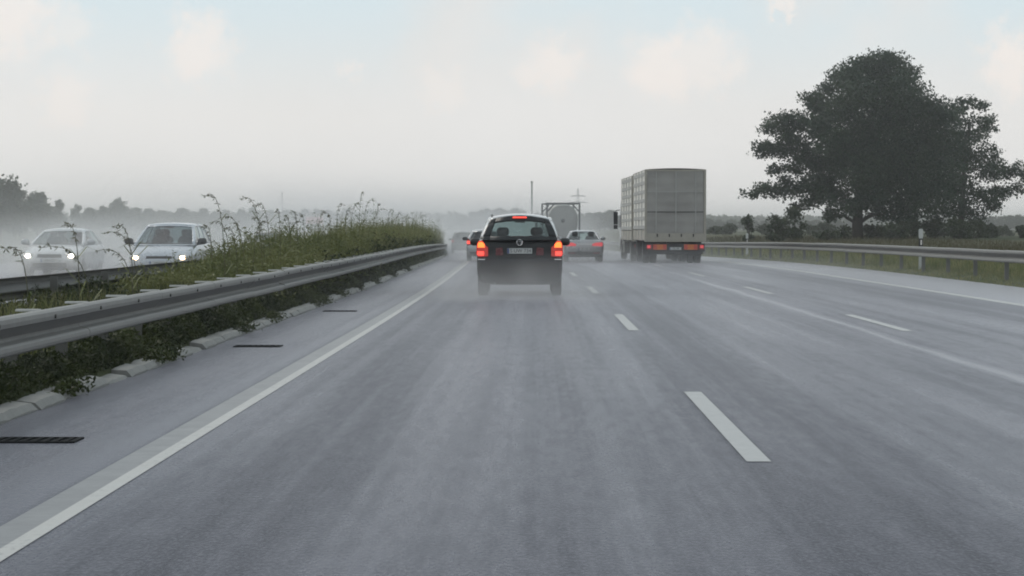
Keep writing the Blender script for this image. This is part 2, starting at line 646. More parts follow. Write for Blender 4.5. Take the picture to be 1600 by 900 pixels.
def strip(name, ts, ss, z, m, parent=None, kind=None, crossdrop=0.0):
    v, f, uvs = [], [], []
    for s in ss:
        for t in ts:
            p = P(s, t, z)
            v.append(tuple(p))
            uvs.append((t, s))
    n = len(ts)
    for i in range(len(ss) - 1):
        for j in range(n - 1):
            f.append((i * n + j, i * n + j + 1, (i + 1) * n + j + 1, (i + 1) * n + j))
    me = bpy.data.meshes.new(name)
    me.from_pydata(v, [], f)
    ul = me.uv_layers.new(name='st')
    for lp in me.loops:
        ul.data[lp.index].uv = uvs[lp.vertex_index]
    o = link(name, me, m, parent)
    if kind:
        tag(o, None, None, None, kind)
    return o


build_ground()
road_ss = s_samples(-8, 600)
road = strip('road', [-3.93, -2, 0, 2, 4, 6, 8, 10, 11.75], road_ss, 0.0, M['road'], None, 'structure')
road['label'] = 'wet grey three-lane carriageway curving gently away'
opp = strip('opposite_road', [-21.45, -16, -12, -8, -7.4], road_ss, 0.0, M['road_opp'], None, 'structure')
opp['label'] = 'wet oncoming carriageway beyond the median'

line_ss = s_samples(-6, 420)
strip('edge_line', [-2.56, -2.385], line_ss, 0.004, M['paint_old'], road)
strip('edge_line_bead', [-2.385, -2.29], line_ss, 0.004, M['paint_bead'], road)
strip('edge_line', [8.88, 9.12], line_ss, 0.004, M['paint_faded'], road)
for t0 in (1.36, 5.14):
    s0 = 14.05 if t0 < 3 else 13.9          # each dash 6 m, each gap 12 m
    s = s0 - 18
    while s < 330:
        strip('lane_dash', [t0 - 0.075, t0 + 0.075], [s, s + 2, s + 4, s + 6], 0.004, M['paint'], road)
        s += 18
strip('edge_line', [-8.35, -8.2], line_ss, 0.004, M['paint_faded'], opp)
for t0 in (-12.05, -15.8):
    s = 20.0
    while s < 330:
        strip('lane_dash', [t0 - 0.075, t0 + 0.075], [s, s + 3, s + 6], 0.004, M['paint_faded'], opp)
        s += 18


def build_kerb():
    root = thing('kerb', 'row of weathered pale concrete kerb stones along the median edge', None)
    root['kind'] = 'structure'
    bm = MB()
    # top chamfered stone, 0.98 m long, low and worn
    prof = [(-0.11, -0.14), (0.09, -0.14), (0.09, 0.045), (0.045, 0.095), (-0.11, 0.105)]
    meshes = []
    for q in range(6):
        b = MB()
        rings = []
        L = 0.975
        for i in range(6):
            y = -L / 2 + L * i / 5
            ring = []
            for x, z in prof:
                e = 0.006 if 0 < i < 5 else 0.012
                ring.append((x + random.uniform(-e, e) * 0.6 - (0.012 if i in (0, 5) and x > 0 else 0), y, z + (random.uniform(-e, e) * 0.7 if z > 0 else 0) - (0.012 if i in (0, 5) and z > 0 else 0)))
            rings.append(ring)
        b.loft(rings)
        meshes.append(b.mesh('kerb_stone'))
        meshes[-1].materials.append(M['concrete'])
    s = 8.5
    while s < 135:
        o = link('kerb_stone', random.choice(meshes), None, root)
        p = P(s, -3.98 + random.uniform(-.02, .02), random.uniform(-0.026, -0.012) - (0.04 if random.random() < 0.05 else 0))
        o.location = p
        o.rotation_euler = (random.uniform(-.01, .01), random.uniform(-.01, .03), head(s) + random.uniform(-.008, .008))
        s += 1.0


build_kerb()

GULLY_LABELS = ['dark iron gully grate in the paved shoulder, nearest the camera', 'dark iron gully grate in the shoulder, middle of the three', 'dark iron gully grate in the shoulder, farthest of the three']
for i, s in enumerate((15.4, 27.7, 39.4)):
    g = thing('gully_grate', GULLY_LABELS[i], 'drain', P(s, -3.35, -0.006), head(s), 'gully grates along the kerb')
    g.scale = (1, .62, 1)
    MB().box((0, 0, 0.004), (0.56, 0.56, 0.006)).build('pit', M['iron'], g)
    fr = MB()
    for x in (-.265, .265):
        fr.box((x, 0, 0.012), (0.035, 0.56, 0.012))
    for y in (-.265, .265):
        fr.box((0, y, 0.012), (0.49, 0.035, 0.012))
    fr.build('frame', M['iron'], g)
    for k in range(7):
        MB().box((-.21 + .07 * k, 0, 0.0125), (0.03, 0.49, 0.009)).build('bar', M['iron'], g)


# ------------------------------------------------------------------ guard rails
def w_profile(sgn):
    """closed W-beam section, (x towards traffic, z)"""
    front = [(0.030, -0.155), (0.080, -0.152), (0.106, -0.136), (0.110, -0.110), (0.106, -0.082), (0.088, -0.068), (0.018, -0.052), (0.004, -0.038), (0.006, -0.022), (0.088, 0.058),
             (0.106, 0.072), (0.110, 0.104), (0.104, 0.136), (0.076, 0.152), (0.020, 0.155)]
    back = [(x - 0.006 if abs(z) < 0.15 else x - 0.006, z * 0.985) for x, z in reversed(front)]
    return [(sgn * x, z) for x, z in front + back]


def beam_mesh(sgn, m, L=3.994):
    b = MB()
    prof = w_profile(sgn)
    b.loft([[(x, -L / 2, z) for x, z in prof], [(x, 0, z) for x, z in prof], [(x, L / 2, z) for x, z in prof]])
    me = b.mesh('rail_beam')
    me.materials.append(m)
    b2 = MB()
    b2.lathe_x([(sgn * 0.106, 0.017), (sgn * 0.119, 0.017), (sgn * 0.123, 0.010)], 8, (0, 0, 0))
    me2 = b2.mesh('bolt')
    me2.materials.append(M['rust'])
    return me, me2


def post_mesh(h, w=0.10, d=0.055):
    b = MB()
    t = 0.006
    b.poly_y([(-w / 2, 0), (w / 2, 0), (w / 2, h), (-w / 2, h)], -t / 2, t / 2)
    for x in (-w / 2, w / 2):
        b.box((x, d / 2, h / 2), (t, d, h - 0.004))
    me = b.mesh('post')
    me.materials.append(M['galv_post'])
    return me


def guard_rail(name, label, t, sgn, s0, s1, dpost, top, base, spacer, m):
    root = thing(name, label, 'guard rail', P(s0, t, base), 0)
    inv = root.location.copy()
    bme, bolt = beam_mesh(sgn, m)
    pm = post_mesh(top - base + 0.25 - (0.10 if spacer > .1 else .02))
    sp = None
    if spacer > .1:
        b = MB()
        b.box((-sgn * spacer / 2, 0, 0), (spacer, 0.07, 0.018))
        sp = b.mesh('spacer')
        sp.materials.append(M['galv_lit'])
    n = int((s1 - s0) / 4)
    for i in range(n):
        s = s0 + 4 * i + 2
        p0, p1 = P(s - 2, t), P(s + 2, t)
        d = (p1 - p0).normalized()
        o = link('rail_beam', bme, None, root)
        o.location = P(s, t, top - 0.155) - inv + Vector((0, 0, random.uniform(-.006, .006)))
        o.rotation_euler = (math.asin(d.z), random.uniform(-.02, .02), math.atan2(-d.x, d.y))
        if spacer > .1:
            for y in (-1.5, .5):
                link('bolt', bolt, None, o, (0, y, .098))
    k = 0
    s = s0 + 0.5
    while s < s1 - 0.2:
        loc = P(s, t - sgn * (0.012 + spacer + 0.05), base - 0.25) - inv
        o = link('post', pm, None, root)
        o.location = loc
        o.rotation_euler = (random.uniform(-.012, .012), random.uniform(-.012, .012), head(s))
        if sp is not None:
            o2 = link('spacer', sp, None, root)
            o2.location = P(s, t - sgn * 0.012, top - 0.006) - inv
            o2.rotation_euler = (0, 0, head(s))
        s += dpost
    return root


guard_rail('guard_rail', 'near galvanised guard rail with short spacers, running along the kerb in front of weeds', -4.09, 1, 8.5, 196.5, 2.0, 0.755, 0.09, 0.20, M['galv'])
guard_rail('guard_rail', 'dark low guard rail on the far side of the median, facing the oncoming cars', -7.05, -1, 24.5, 196.5, 4.0, 0.755, 0.09, 0.05, M['galv_dark'])
guard_rail('guard_rail', 'galvanised guard rail on bare posts along the hard shoulder below the oak', 12.05, -1, 46.5, 262.5, 4.0, 0.86, 0.12, 0.02, M['galv'])


def delineator(s, t, label, scale=1.0):
    r = thing('delineator_post', label, 'delineator', P(s, t, 0.12), head(s), 'delineator posts behind the hard shoulder rail')
    prof = lambda w: [(-w, -0.05), (w, -0.05), (w * 0.55, 0.06), (-w * 0.55, 0.06)]
    H = 1.28 * scale
    b = MB()
    b.loft([[(x, y, z) for x, y in prof(w)] for z, w in ((0, .066), (H * .80, .062))])
    b.build('shaft', M['plate'], r)
    b = MB()
    b.loft([[(x * 1.03, y * 1.03, z) for x, y in prof(w)] for z, w in ((H * .565, .066), (H * .765, .064))])
    b.build('black_band', M['trim'], r)
    b = MB()
    b.loft([[(x, y, z) for x, y in prof(w)] for z, w in ((H * .80, .07), (H * .97, .07), (H, .045))])
    b.build('head', M['plate'], r)
    MB().box((0.01, -.056, H * .665), (0.05, 0.012, 0.16)).build('reflector', M['chrome'], r)
    return r


delineator(72.6, 12.32, 'white delineator post with black band standing behind the rail under the oak')
delineator(122.6, 12.32, 'small dark delineator post behind the rail beside the far bushes', 0.95)


# ------------------------------------------------------------------ vehicles
def lerp(a, b, u):
    return a + (b - a) * u


def paint(name, col, rough=0.3, metal=0.0):
    return mat(name, col, rough, metal=metal, var=0.08, scale=2.5, coat=0.7)


def wheel(parent, x, y, r, w, side):
    wr = MB().lathe_x([(-w / 2, r * .62), (-w / 2, r * .90), (-w * .38, r), (w * .38, r), (w / 2, r * .90), (w / 2, r * .62)], 24).build('wheel', M['tyre'], parent, True, (x, y, r))
    b = MB()
    b.lathe_x([(side * w * .30, r * .60), (side * w * .44, r * .63), (side * w * .40, r * .55), (side * w * .2, r * .50)], 20)
    for k in range(5):
        a = 2 * PI * k / 5
        d = Vector((0, math.cos(a), math.sin(a)))
        b.tube([d * r * .1 + Vector((side * w * .36, 0, 0)), d * r * .58 + Vector((side * w * .38, 0, 0))], [r * .1, r * .08], 6)
    b.lathe_x([(side * w * .28, r * .16), (side * w * .42, r * .15), (side * w * .44, r * .08)], 12)
    b.build('rim', M['rim'], wr, True)
    return wr


def text_mesh(body, size, m):
    cu = bpy.data.curves.new('lettering', 'FONT')
    cu.body = body
    cu.size = size
    cu.align_x = 'CENTER'
    cu.align_y = 'CENTER'
    cu.extrude = 0.0015
    o = bpy.data.objects.new('lettering', cu)
    C.objects.link(o)
    dg = bpy.context.evaluated_depsgraph_get()
    dg.update()
    me = bpy.data.meshes.new_from_object(o.evaluated_get(dg))
    bpy.data.objects.remove(o)
    me.materials.clear()
    me.materials.append(m)
    return me


def number_plate(parent, x, y, z, w, h, txt, rear=True):
    sg = -1 if rear else 1
    pl = MB().box((0, 0, 0), (w, 0.012, h)).build('number_plate', M['plate'], parent, False, (x, y, z))
    tm = link('lettering', text_mesh(txt, h * .92, M['plate_ink']), None, pl)
    tm.location = (0.02 * (1 if rear else -1), sg * 0.0085, 0)
    tm.rotation_euler = (R(90), 0, 0 if rear else PI)
    MB().box((-sg * (-1) * (w / 2 - .022) * 1, sg * 0.0072, 0), (0.04, 0.003, h * .94)).build('country_strip', M['plate_blue'], pl)
    return pl


def body_loft(stations):
    rings = []
    for (y, zb, zt, hw) in stations:
        h = zt - zb
        half = [(0.0, zb), (.55 * hw, zb), (.86 * hw, zb + .02 * h), (.965 * hw, zb + .14 * h), (.99 * hw, zb + .32 * h), (hw, zb + .52 * h), (.992 * hw, zb + .70 * h), (.975 * hw, zb + .84 * h),
                (.93 * hw, zb + .945 * h), (.80 * hw, zb + .99 * h), (.45 * hw, zt + .006), (0.0, zt + .012)]
        ring = half + [(-x, z) for x, z in reversed(half[1:-1])]
        rings.append([(x, y, z) for x, z in ring])
    return MB().loft(rings)


def car(name, label, X, s, S, oncoming=False, group=None, rz=None):
    L, W, H = S['L'], S['W'], S['H']
    hd = head(s + L / 2)
    rz = (hd + (PI if oncoming else 0.0)) if rz is None else rz
    z0 = zr(s + L / 2)
    root = thing(name, label, 'car', (X, s + L / 2, z0), rz, group)
    hl = L / 2
    pm = S['paint']
    lower = body_loft([(y - hl, zb, zt, hw) for y, zb, zt, hw in S['st']]).build('body', pm, root, True)
    wr = S.get('wr', 0.32)
    ya, yf = S['axles']
    ya -= hl
    yf -= hl
    # wheel arches
    cut = MB()
    for y in (ya, yf):
        for sx in (-1, 1):
            cut.lathe_x([(sx * (W / 2 - .30), wr * 1.16), (sx * (W / 2 + .1), wr * 1.16)], 20, (0, y, wr))
    co = cut.build('cutter', None, None)
    md = lower.modifiers.new('b', 'BOOLEAN')
    md.operation = 'DIFFERENCE'
    md.object = co
    md.solver = 'EXACT'
    baked(lower)
    bpy.data.objects.remove(co)
    lower.data.polygons.foreach_set('use_smooth', [True] * len(lower.data.polygons))
    try:
        lower.data.set_sharp_from_angle(angle=R(38))
    except Exception:
        pass
    if len(lower.data.materials) == 0:
        lower.data.materials.append(pm)
    for y in (ya, yf):
        for sx in (-1, 1):
            wheel(root, sx * (W / 2 - .125), y, wr, 0.21, sx)
    # cabin
    g = S['gh']
    yrb, zrb, yrr, yrf, ywb, zwb, wb, wrf = [g[k] for k in ('yrb', 'zrb', 'yrr', 'yrf', 'ywb', 'zwb', 'wb', 'wr')]
    yrb, yrr, yrf, ywb = yrb - hl, yrr - hl, yrf - hl, ywb - hl
    crown, cr = S.get('crown', 0.045), g.get('cr', 0.06)
    zt_e = H - crown - 0.02

    def topz(u):
        return zt_e + 0.02 * 4 * u * (1 - u) - 0.03 * (1 - u) ** 6 - .03 * u ** 6

    tap = S.get('taper', 0.0)

    def tp(u):
        return 1 - tap * max(0.0, 1 - u / .22) ** 1.6

    def side(sx):
        def f(u, v):
            bul = 0.022 * math.sin(PI * v)
            return Vector((sx * (lerp(wb, wrf, v) + bul) * tp(u), lerp(lerp(yrb, ywb, u), lerp(yrr, yrf, u), v), lerp(lerp(zrb, zwb, u), topz(u), v)))
        return f

    def endf(front):
        u0 = 1.0 if front else 0.0
        sg = 1 if front else -1

        def f(a, v):
            q = (1 - a * a)
            bul = 0.022 * math.sin(PI * v)
            return Vector((a * (lerp(wb, wrf, v) + bul) * (1.0 if front else tp(0)), lerp(ywb if front else yrb, yrf if front else yrr, v) + sg * cr * q, lerp(zwb if front else zrb, topz(u0) + crown * q, v)))
        return f

    def roof(a, u):
        q = 1 - a * a
        return Vector((a * wrf * tp(u), lerp(yrr - cr * q, yrf + cr * q, u), topz(u) + crown * q))

    def cuts(br, n=3):
        out = []
        for a, b in zip(br[:-1], br[1:]):
            for i in range(n):
                out.append(a + (b - a) * i / n)
        return out + [br[-1]]
    fr = MB()
    fr2 = MB()
    panes = []

    def panel(f, ub, vb, isglass, nm, to=None):
        for i in range(len(ub) - 1):
            for j in range(len(vb) - 1):
                us, vs = cuts([ub[i], ub[i + 1]], 4), cuts([vb[j], vb[j + 1]], 4)
                if isglass(i, j):
                    panes.append((nm, f, ub[i], ub[i + 1], vb[j], vb[j + 1]))
                else:
                    (to or fr).grid(f, us, vs)
    ub = g['pillars']                      # breakpoints alternate pillar, glass, pillar, ...
    for sx in (-1, 1):
        panel(side(sx), ub, [0, .05, .90, 1.0], lambda i, j: i % 2 == 1 and j == 1, 'side_window')
    ra = g.get('ra', 0.86)
    rv = g.get('rv', (0.08, 0.86))
    panel(endf(False), [-1, -ra, ra, 1], [0, rv[0], rv[1], 1.0], lambda i, j: i == 1 and j == 1, 'rear_window', fr2)
    panel(endf(True), [-1, -.91, .91, 1], [0, .03, .93, 1.0], lambda i, j: i == 1 and j == 1, 'windscreen')
    fr.grid(roof, [-1 + .125 * i for i in range(17)], [i / 12 for i in range(13)])
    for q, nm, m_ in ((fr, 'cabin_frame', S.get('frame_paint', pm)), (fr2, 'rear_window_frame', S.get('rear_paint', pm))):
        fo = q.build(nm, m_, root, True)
        md = fo.modifiers.new('t', 'SOLIDIFY')
        md.thickness = 0.03
        md.offset = -1
        baked(fo)
    for nm, f, u0, u1, v0, v1 in panes:
        e = 0.004
        us = [lerp(u0 - e, u1 + e, i / 8) for i in range(9)]
        vs = [lerp(v0 - e, v1 + e, i / 6) for i in range(7)]

        def fin(u, v, f=f):
            h = 1e-3
            n = (f(u + h, v) - f(u - h, v)).cross(f(u, v + h) - f(u, v - h)).normalized()
            p = f(u, v)
            c = Vector((0, (yrr + yrf) / 2, (zt_e + zwb) / 2))
            if n.dot(p - c) < 0:
                n = -n
            return p - n * 0.012
        gm = S.get('screen', M['glass_front']) if nm == 'windscreen' else S.get('glass', M['glass'])
        MB().grid(fin, us, vs).build(nm, gm, root, True)
    # interior
    seat_y = lerp(ywb, yrb, 0.47)
    for yy, nm in ((seat_y, 'front_seat'), (seat_y - 1.0, 'rear_seat')):
        for sx in (-1, 1):
            b = MB()
            b.ball((sx * .36, yy, zwb - .10), (.24, .09, .36), 12, 8, .6)
            b.ball((sx * .36, yy - .03, zwb + .33), (.13, .055, .10), 10, 6, .7)
            b.build(nm, M['cloth'], root, True)
    MB().box((0, lerp(ywb, yrb, .20), zwb - .06), (wb * 1.8, .5, .22)).build('dashboard', M['trim'], root)
    MB().box((0, lerp(ywb, yrf, .9) - .02, zt_e - .06), (.22, .03, .065)).build('interior_mirror', M['trim'], root)
    # door mirrors
    for sx in (-1, 1):
        b = MB()
        yy, zz = lerp(ywb, yrf, .22), zwb + .10
        b.ball((sx * (W / 2 + .09), yy, zz), (.125, .085, .088), 14, 10, .75)
        b.tube([(sx * (W / 2 - .06), yy + .02, zz - .07), (sx * (W / 2 + .05), yy + .01, zz - .05)], .035, 8)
        b.build('door_mirror', S.get('mirror', M['trim']), root, True)
    return root, hl


def lamp(parent, nm, poly, y0, y1, m, sx):
    return MB().poly_y([(sx * x, z) for x, z in poly], y0, y1).build(nm, m, parent)


# ---- the dark people carrier ahead
mpv_paint = mat('dark_graphite_paint', (0.014, 0.016, 0.018), 0.42, var=0.1, scale=2.5, coat=0.15, spec=0.3)
MPV = dict(L=4.62, W=1.80, H=1.74, paint=mpv_paint, axles=(.86, 3.70), wr=.325,
           st=[(0.0, .40, .70, .80), (.025, .31, .765, .855), (.08, .27, .80, .885), (.105, .26, .90, .89), (.125, .26, 1.05, .89), (.17, .255, 1.17, .893), (.40, .25, 1.19, .90), (1.0, .22, 1.13, .905),
               (2.0, .20, 1.08, .905), (3.2, .20, 1.02, .905), (3.8, .20, .95, .89), (4.3, .22, .83, .85), (4.52, .27, .72, .78), (4.62, .36, .60, .70)],
           frame_paint=paint('sky_reflection_frame_paint', (0.42, 0.425, 0.43), 0.25, 0.6), rear_paint=mpv_paint, crown=.085, taper=.085, glass=glass_mat('green_tinted_glass', (0.46, 0.56, 0.54)), gh=dict(yrb=.12, zrb=1.17, yrr=.40, yrf=2.45, ywb=3.55, zwb=1.02, wb=.865, wr=.665, cr=.07, ra=.80, rv=(.17, .80), pillars=[0, .14, .30, .34, .58, .62, .94, 1]))  # pale roof and pillar tone stands in for sky reflected on dark paint
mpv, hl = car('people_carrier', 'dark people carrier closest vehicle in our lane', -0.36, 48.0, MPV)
mpv['label'] = 'dark people carrier with roof rails and glowing brake lights, closest car in our lane'
for sx in (-1, 1):
    tl = lamp(mpv, 'tail_light', [(.66, .84), (.86, .82), (.905, .88), (.90, 1.06), (.86, 1.16), (.78, 1.17), (.71, 1.06), (.66, 1.02)], -hl + .055, -hl + .34, M['lamp_red'], sx)
    lamp(tl, 'brake_lens', [(.725, 1.02), (.875, 1.02), (.872, 1.10), (.85, 1.135), (.78, 1.135), (.735, 1.09)], -hl + .045, -hl + .09, M['amber_on'], sx)
    lamp(tl, 'tail_lens', [(.745, .855), (.875, .855), (.885, .89), (.88, .94), (.745, .94)], -hl + .045, -hl + .09, M['red_on'], sx)
    lamp(mpv, 'reflector_panel', [(.34, .86), (.50, .855), (.50, 1.005), (.36, 1.02)], -hl + .075, -hl + .13, M['red_panel'], sx)
    MB().tube([(sx * .585, -hl + .85, 1.655), (sx * .60, -hl + 1.05, 1.70), (sx * .60, -hl + 2.2, 1.71), (sx * .59, -hl + 2.42, 1.655)], .016, 8).build('roof_rail', M['trim'], mpv, True)
    MB().box((sx * .80, -hl + .055, .772), (.15, .05, .022)).build('bumper_strip', M['chrome'], mpv)
MB().poly_y([(-.15, 1.635), (.15, 1.635), (.14, 1.665), (-.14, 1.665)], -hl + .275, -hl + .40).build('high_brake_light', M['red_on'], mpv)
number_plate(mpv, 0, -hl + .072, .948, .52, .112, 'S UW 734')
bd = MB().lathe_x([(0, .062), (.016, .062), (.02, .05)], 24).build('badge', M['trim'], mpv, True, (0, -hl + .085, 1.125), -PI / 2)
b = MB()
b.tube([(.022, .062 * math.cos(2 * PI * k / 24), .062 * math.sin(2 * PI * k / 24)) for k in range(25)], .008, 6)
zz = [(-.034, .046), (-.017, -.003), (0, .03), (.017, -.003), (.034, .046)]
b.tube([(.022, -.024, .056), (.022, 0, .008), (.022, .024, .056)], .006, 5)
b.tube([(.022, -.050, .034), (.022, -.024, -.050), (.022, 0, -.002), (.022, .024, -.050), (.022, .050, .034)], .006, 5)
b.build('badge_ring', M['chrome'], bd, True)
MB().tube([(-.02, -hl + .10, 1.22), (.18, -hl + .13, 1.25), (.44, -hl + .16, 1.275)], .011, 6).build('rear_wiper', M['trim'], mpv, True)
MB().tube([(-.52, -hl + .03, .27), (-.52, -hl + .45, .28)], .03, 10).build('exhaust', M['galv_post'], mpv, True)
MB().box((0, .2, .27), (1.3, 3.6, .08)).build('underbody', M['trim'], mpv)

# ---- sedan and hatchback further ahead
silver = paint('silver_paint', (0.36, 0.365, 0.375), 0.32, 0.5)
grey_paint = paint('pale_grey_paint', (0.40, 0.41, 0.42), 0.32, 0.4)
SEDAN = dict(L=4.65, W=1.78, H=1.42, paint=silver, axles=(1.05, 3.75), wr=.315,
             st=[(0.0, .40, .72, .76), (.03, .30, .90, .83), (.07, .26, .96, .86), (.20, .24, .985, .875), (.8, .22, .98, .888), (2.0, .20, .96, .89), (3.2, .20, .94, .89), (3.9, .20, .88, .87), (4.4, .22, .76, .82), (4.58, .28, .66, .74), (4.65, .38, .55, .66)],
             gh=dict(yrb=.62, zrb=.96, yrr=1.35, yrf=2.55, ywb=3.42, zwb=.93, wb=.80, wr=.565, cr=.06, ra=.87, rv=(.06, .93), pillars=[0, .10, .46, .50, .93, 1]),
             mirror=silver)
sed, hl = car('sedan', 'silver sedan with red tail lights between the people carrier and the lorry', (911 - 838) / 35.2, 3600 / 35.2, SEDAN)
for sx in (-1, 1):
    lamp(sed, 'tail_light', [(.36, .70), (.80, .70), (.84, .78), (.80, .88), (.50, .86), (.36, .80)], -hl + .0, -hl + .12, M['red_dim'], sx)
    MB().box((sx * .55, -hl + .0, .40), (.3, .03, .05)).build('rear_reflector', M['red_lens'], sed)
number_plate(sed, 0, -hl - .002, .60, .50, .11, 'AC 210')
MB().box((0, -hl + .012, .80), (.62, .03, .03)).build('boot_trim', M['chrome'], sed)
MB().poly_y([(-.70, .33), (.70, .33), (.74, .46), (-.74, .46)], -hl - .006, -hl + .1).build('bumper_insert', M['trim'], sed)
MB().box((0, .2, .25), (1.3, 3.6, .08)).build('underbody', M['trim'], sed)

HATCH = dict(L=4.2, W=1.76, H=1.47, paint=grey_paint, axles=(.80, 3.40), wr=.31, glass=M['glass_dark'],
             st=[(0.0, .40, .68, .76), (.03, .30, .80, .83), (.08, .26, .93, .855), (.14, .25, .985, .87), (.6, .22, 1.0, .878), (1.8, .20, .97, .88), (3.0, .20, .94, .88), (3.6, .20, .87, .86), (4.0, .22, .76, .80), (4.15, .28, .66, .72), (4.2, .38, .55, .66)],
             gh=dict(yrb=.10, zrb=.97, yrr=.48, yrf=2.2, ywb=3.15, zwb=.93, wb=.82, wr=.60, cr=.06, ra=.88, rv=(.06, .9), pillars=[0, .10, .40, .44, .93, 1]))
hat, hl = car('hatchback', 'pale hatchback half hidden behind the people carrier, one red tail light showing', (757 - 838) / 34.0, 3600 / 34.0, HATCH)
for sx in (-1, 1):
    tl = lamp(hat, 'tail_light', [(.66, .72), (.84, .72), (.86, .95), (.80, 1.08), (.70, .98)], -hl + .02, -hl + .22, M['red_lens'], sx)
    lamp(tl, 'tail_lens', [(.70, .80), (.85, .80), (.85, .94), (.72, .94)], -hl + .012, -hl + .05, M['red_on'], sx)
number_plate(hat, 0, -hl - .002, .62, .50, .11, 'K 518')
MB().poly_y([(-.70, .33), (.70, .33), (.74, .44), (-.74, .44)], -hl - .006, -hl + .1).build('bumper_insert', M['trim'], hat)

dk_paint = paint('dull_dark_paint', (0.09, 0.095, 0.10), 0.4, 0.2)
FAR = dict(MPV, taper=.03, paint=dk_paint, frame_paint=dk_paint, glass=M['glass_dark'])
far_car, hl = car('estate_car', 'dark estate car fading into the spray beyond the pale hatchback', (721 - 838) / 19.5, 3600 / 19.5, FAR)
for sx in (-1, 1):
    tl = lamp(far_car, 'tail_light', [(.68, .84), (.88, .84), (.89, 1.12), (.72, 1.12)], -hl + .055, -hl + .3, M['red_lens'], sx)
    lamp(tl, 'tail_lens', [(.74, .92), (.86, .92), (.86, 1.04), (.74, 1.04)], -hl + .045, -hl + .09, M['red_dim'], sx)

# ---- oncoming cars
SALOON = dict(L=4.3, W=1.76, H=1.43, paint=paint('white_silver_paint', (0.50, 0.51, 0.52), 0.32, 0.2), axles=(.85, 3.45), wr=.31,
              st=[(0.0, .40, .68, .76), (.04, .30, .85, .83), (.14, .25, .96, .86), (.6, .22, .98, .878), (1.8, .20, .96, .88), (3.0, .20, .94, .88), (3.5, .20, .87, .865), (3.95, .22, .77, .82), (4.18, .26, .70, .75), (4.27, .32, .60, .68), (4.3, .40, .52, .60)],
              screen=glass_mat('grey_screen', (0.40, 0.44, 0.46), .15), gh=dict(yrb=.20, zrb=.96, yrr=.75, yrf=2.15, ywb=3.2, zwb=.92, wb=.80, wr=.60, cr=.08, ra=.88, rv=(.06, .92), pillars=[0, .10, .46, .50, .93, 1]), mirror=grey_paint)
VAN = dict(L=4.4, W=1.80, H=1.58, paint=paint('pale_blue_silver_paint', (0.40, 0.43, 0.47), 0.30, 0.35), axles=(.8, 3.5), wr=.32,
           st=[(0.0, .40, .70, .78), (.04, .30, .95, .85), (.12, .25, 1.05, .88), (.6, .22, 1.06, .895), (1.8, .20, 1.02, .90), (3.1, .20, .99, .90), (3.6, .20, .93, .885), (4.1, .22, .82, .84), (4.3, .27, .72, .76), (4.38, .33, .62, .70), (4.4, .40, .54, .62)],
           screen=glass_mat('blue_grey_screen', (0.36, 0.41, 0.44), .15), gh=dict(yrb=.10, zrb=1.04, yrr=.45, yrf=2.35, ywb=3.45, zwb=.97, wb=.83, wr=.64, cr=.08, ra=.88, rv=(.06, .9), pillars=[0, .07, .32, .36, .62, .66, .94, 1]), mirror=M['trim'])


def front_face(root, hl, z, hm, w=.62, grille=True):
    for sx in (-1, 1):
        hlamp = MB().ball((sx * w, hl - .17, z), (.20, .15, .085), 16, 8, .8).build('headlight', M['head_glass'], root, True)
        MB().ball((sx * w, hl - .045, z), (.085, .045, .06), 12, 8).build('lit_bulb', hm, hlamp, True)
    if grille:
        MB().poly_y([(-.36, z - .05), (.36, z - .05), (.33, z + .05), (-.33, z + .05)], hl - .12, hl - .015).build('grille', M['trim'], root)
        MB().poly_y([(-.52, .30), (.52, .30), (.48, .42), (-.48, .42)], hl - .12, hl + .008).build('air_intake', M['trim'], root)
    number_plate(root, 0, hl + .012, .49, .50, .11, 'HH 62', rear=False)


onc1, hl = car('saloon_car', 'whitish oncoming saloon with round white headlights at the picture edge, by the dark trees', (74 - 838) / 54.5, 3600 / 54.5, SALOON, True)
front_face(onc1, hl, .62, M['head_on'])
onc2, hl = car('compact_van', 'pale blue oncoming compact van with lit headlights just beyond the median grass', (246 - 838) / 59.0, 3600 / 59.0, VAN, True)
front_face(onc2, hl, .63, M['head_warm'])
ONC3 = dict(SALOON, paint=paint('beige_silver_paint', (0.36, 0.34, 0.31), 0.32, 0.3))
onc3, hl = car('saloon_car', 'oncoming car with warm headlights glimpsed through the tall median weeds', (412 - 838) / 31.0, 3600 / 31.0, ONC3, True)
front_face(onc3, hl, .62, M['head_warm'])


# ---- lorry with its drawbar trailer
tarp = mat('grey_tarpaulin', (0.33, 0.32, 0.275), 0.55, var=0.12, scale=1.2, bump=0.01)
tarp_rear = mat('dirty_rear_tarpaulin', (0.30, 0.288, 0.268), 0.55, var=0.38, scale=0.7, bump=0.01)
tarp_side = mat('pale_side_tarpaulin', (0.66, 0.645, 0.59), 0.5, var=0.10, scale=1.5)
slat_m = mat('side_slat', (0.40, 0.40, 0.38), 0.6)
frame_m = mat('grey_beige_frame', (0.36, 0.335, 0.285), 0.5)
chassis_m = mat('chassis_black', (0.025, 0.026, 0.028), 0.6)


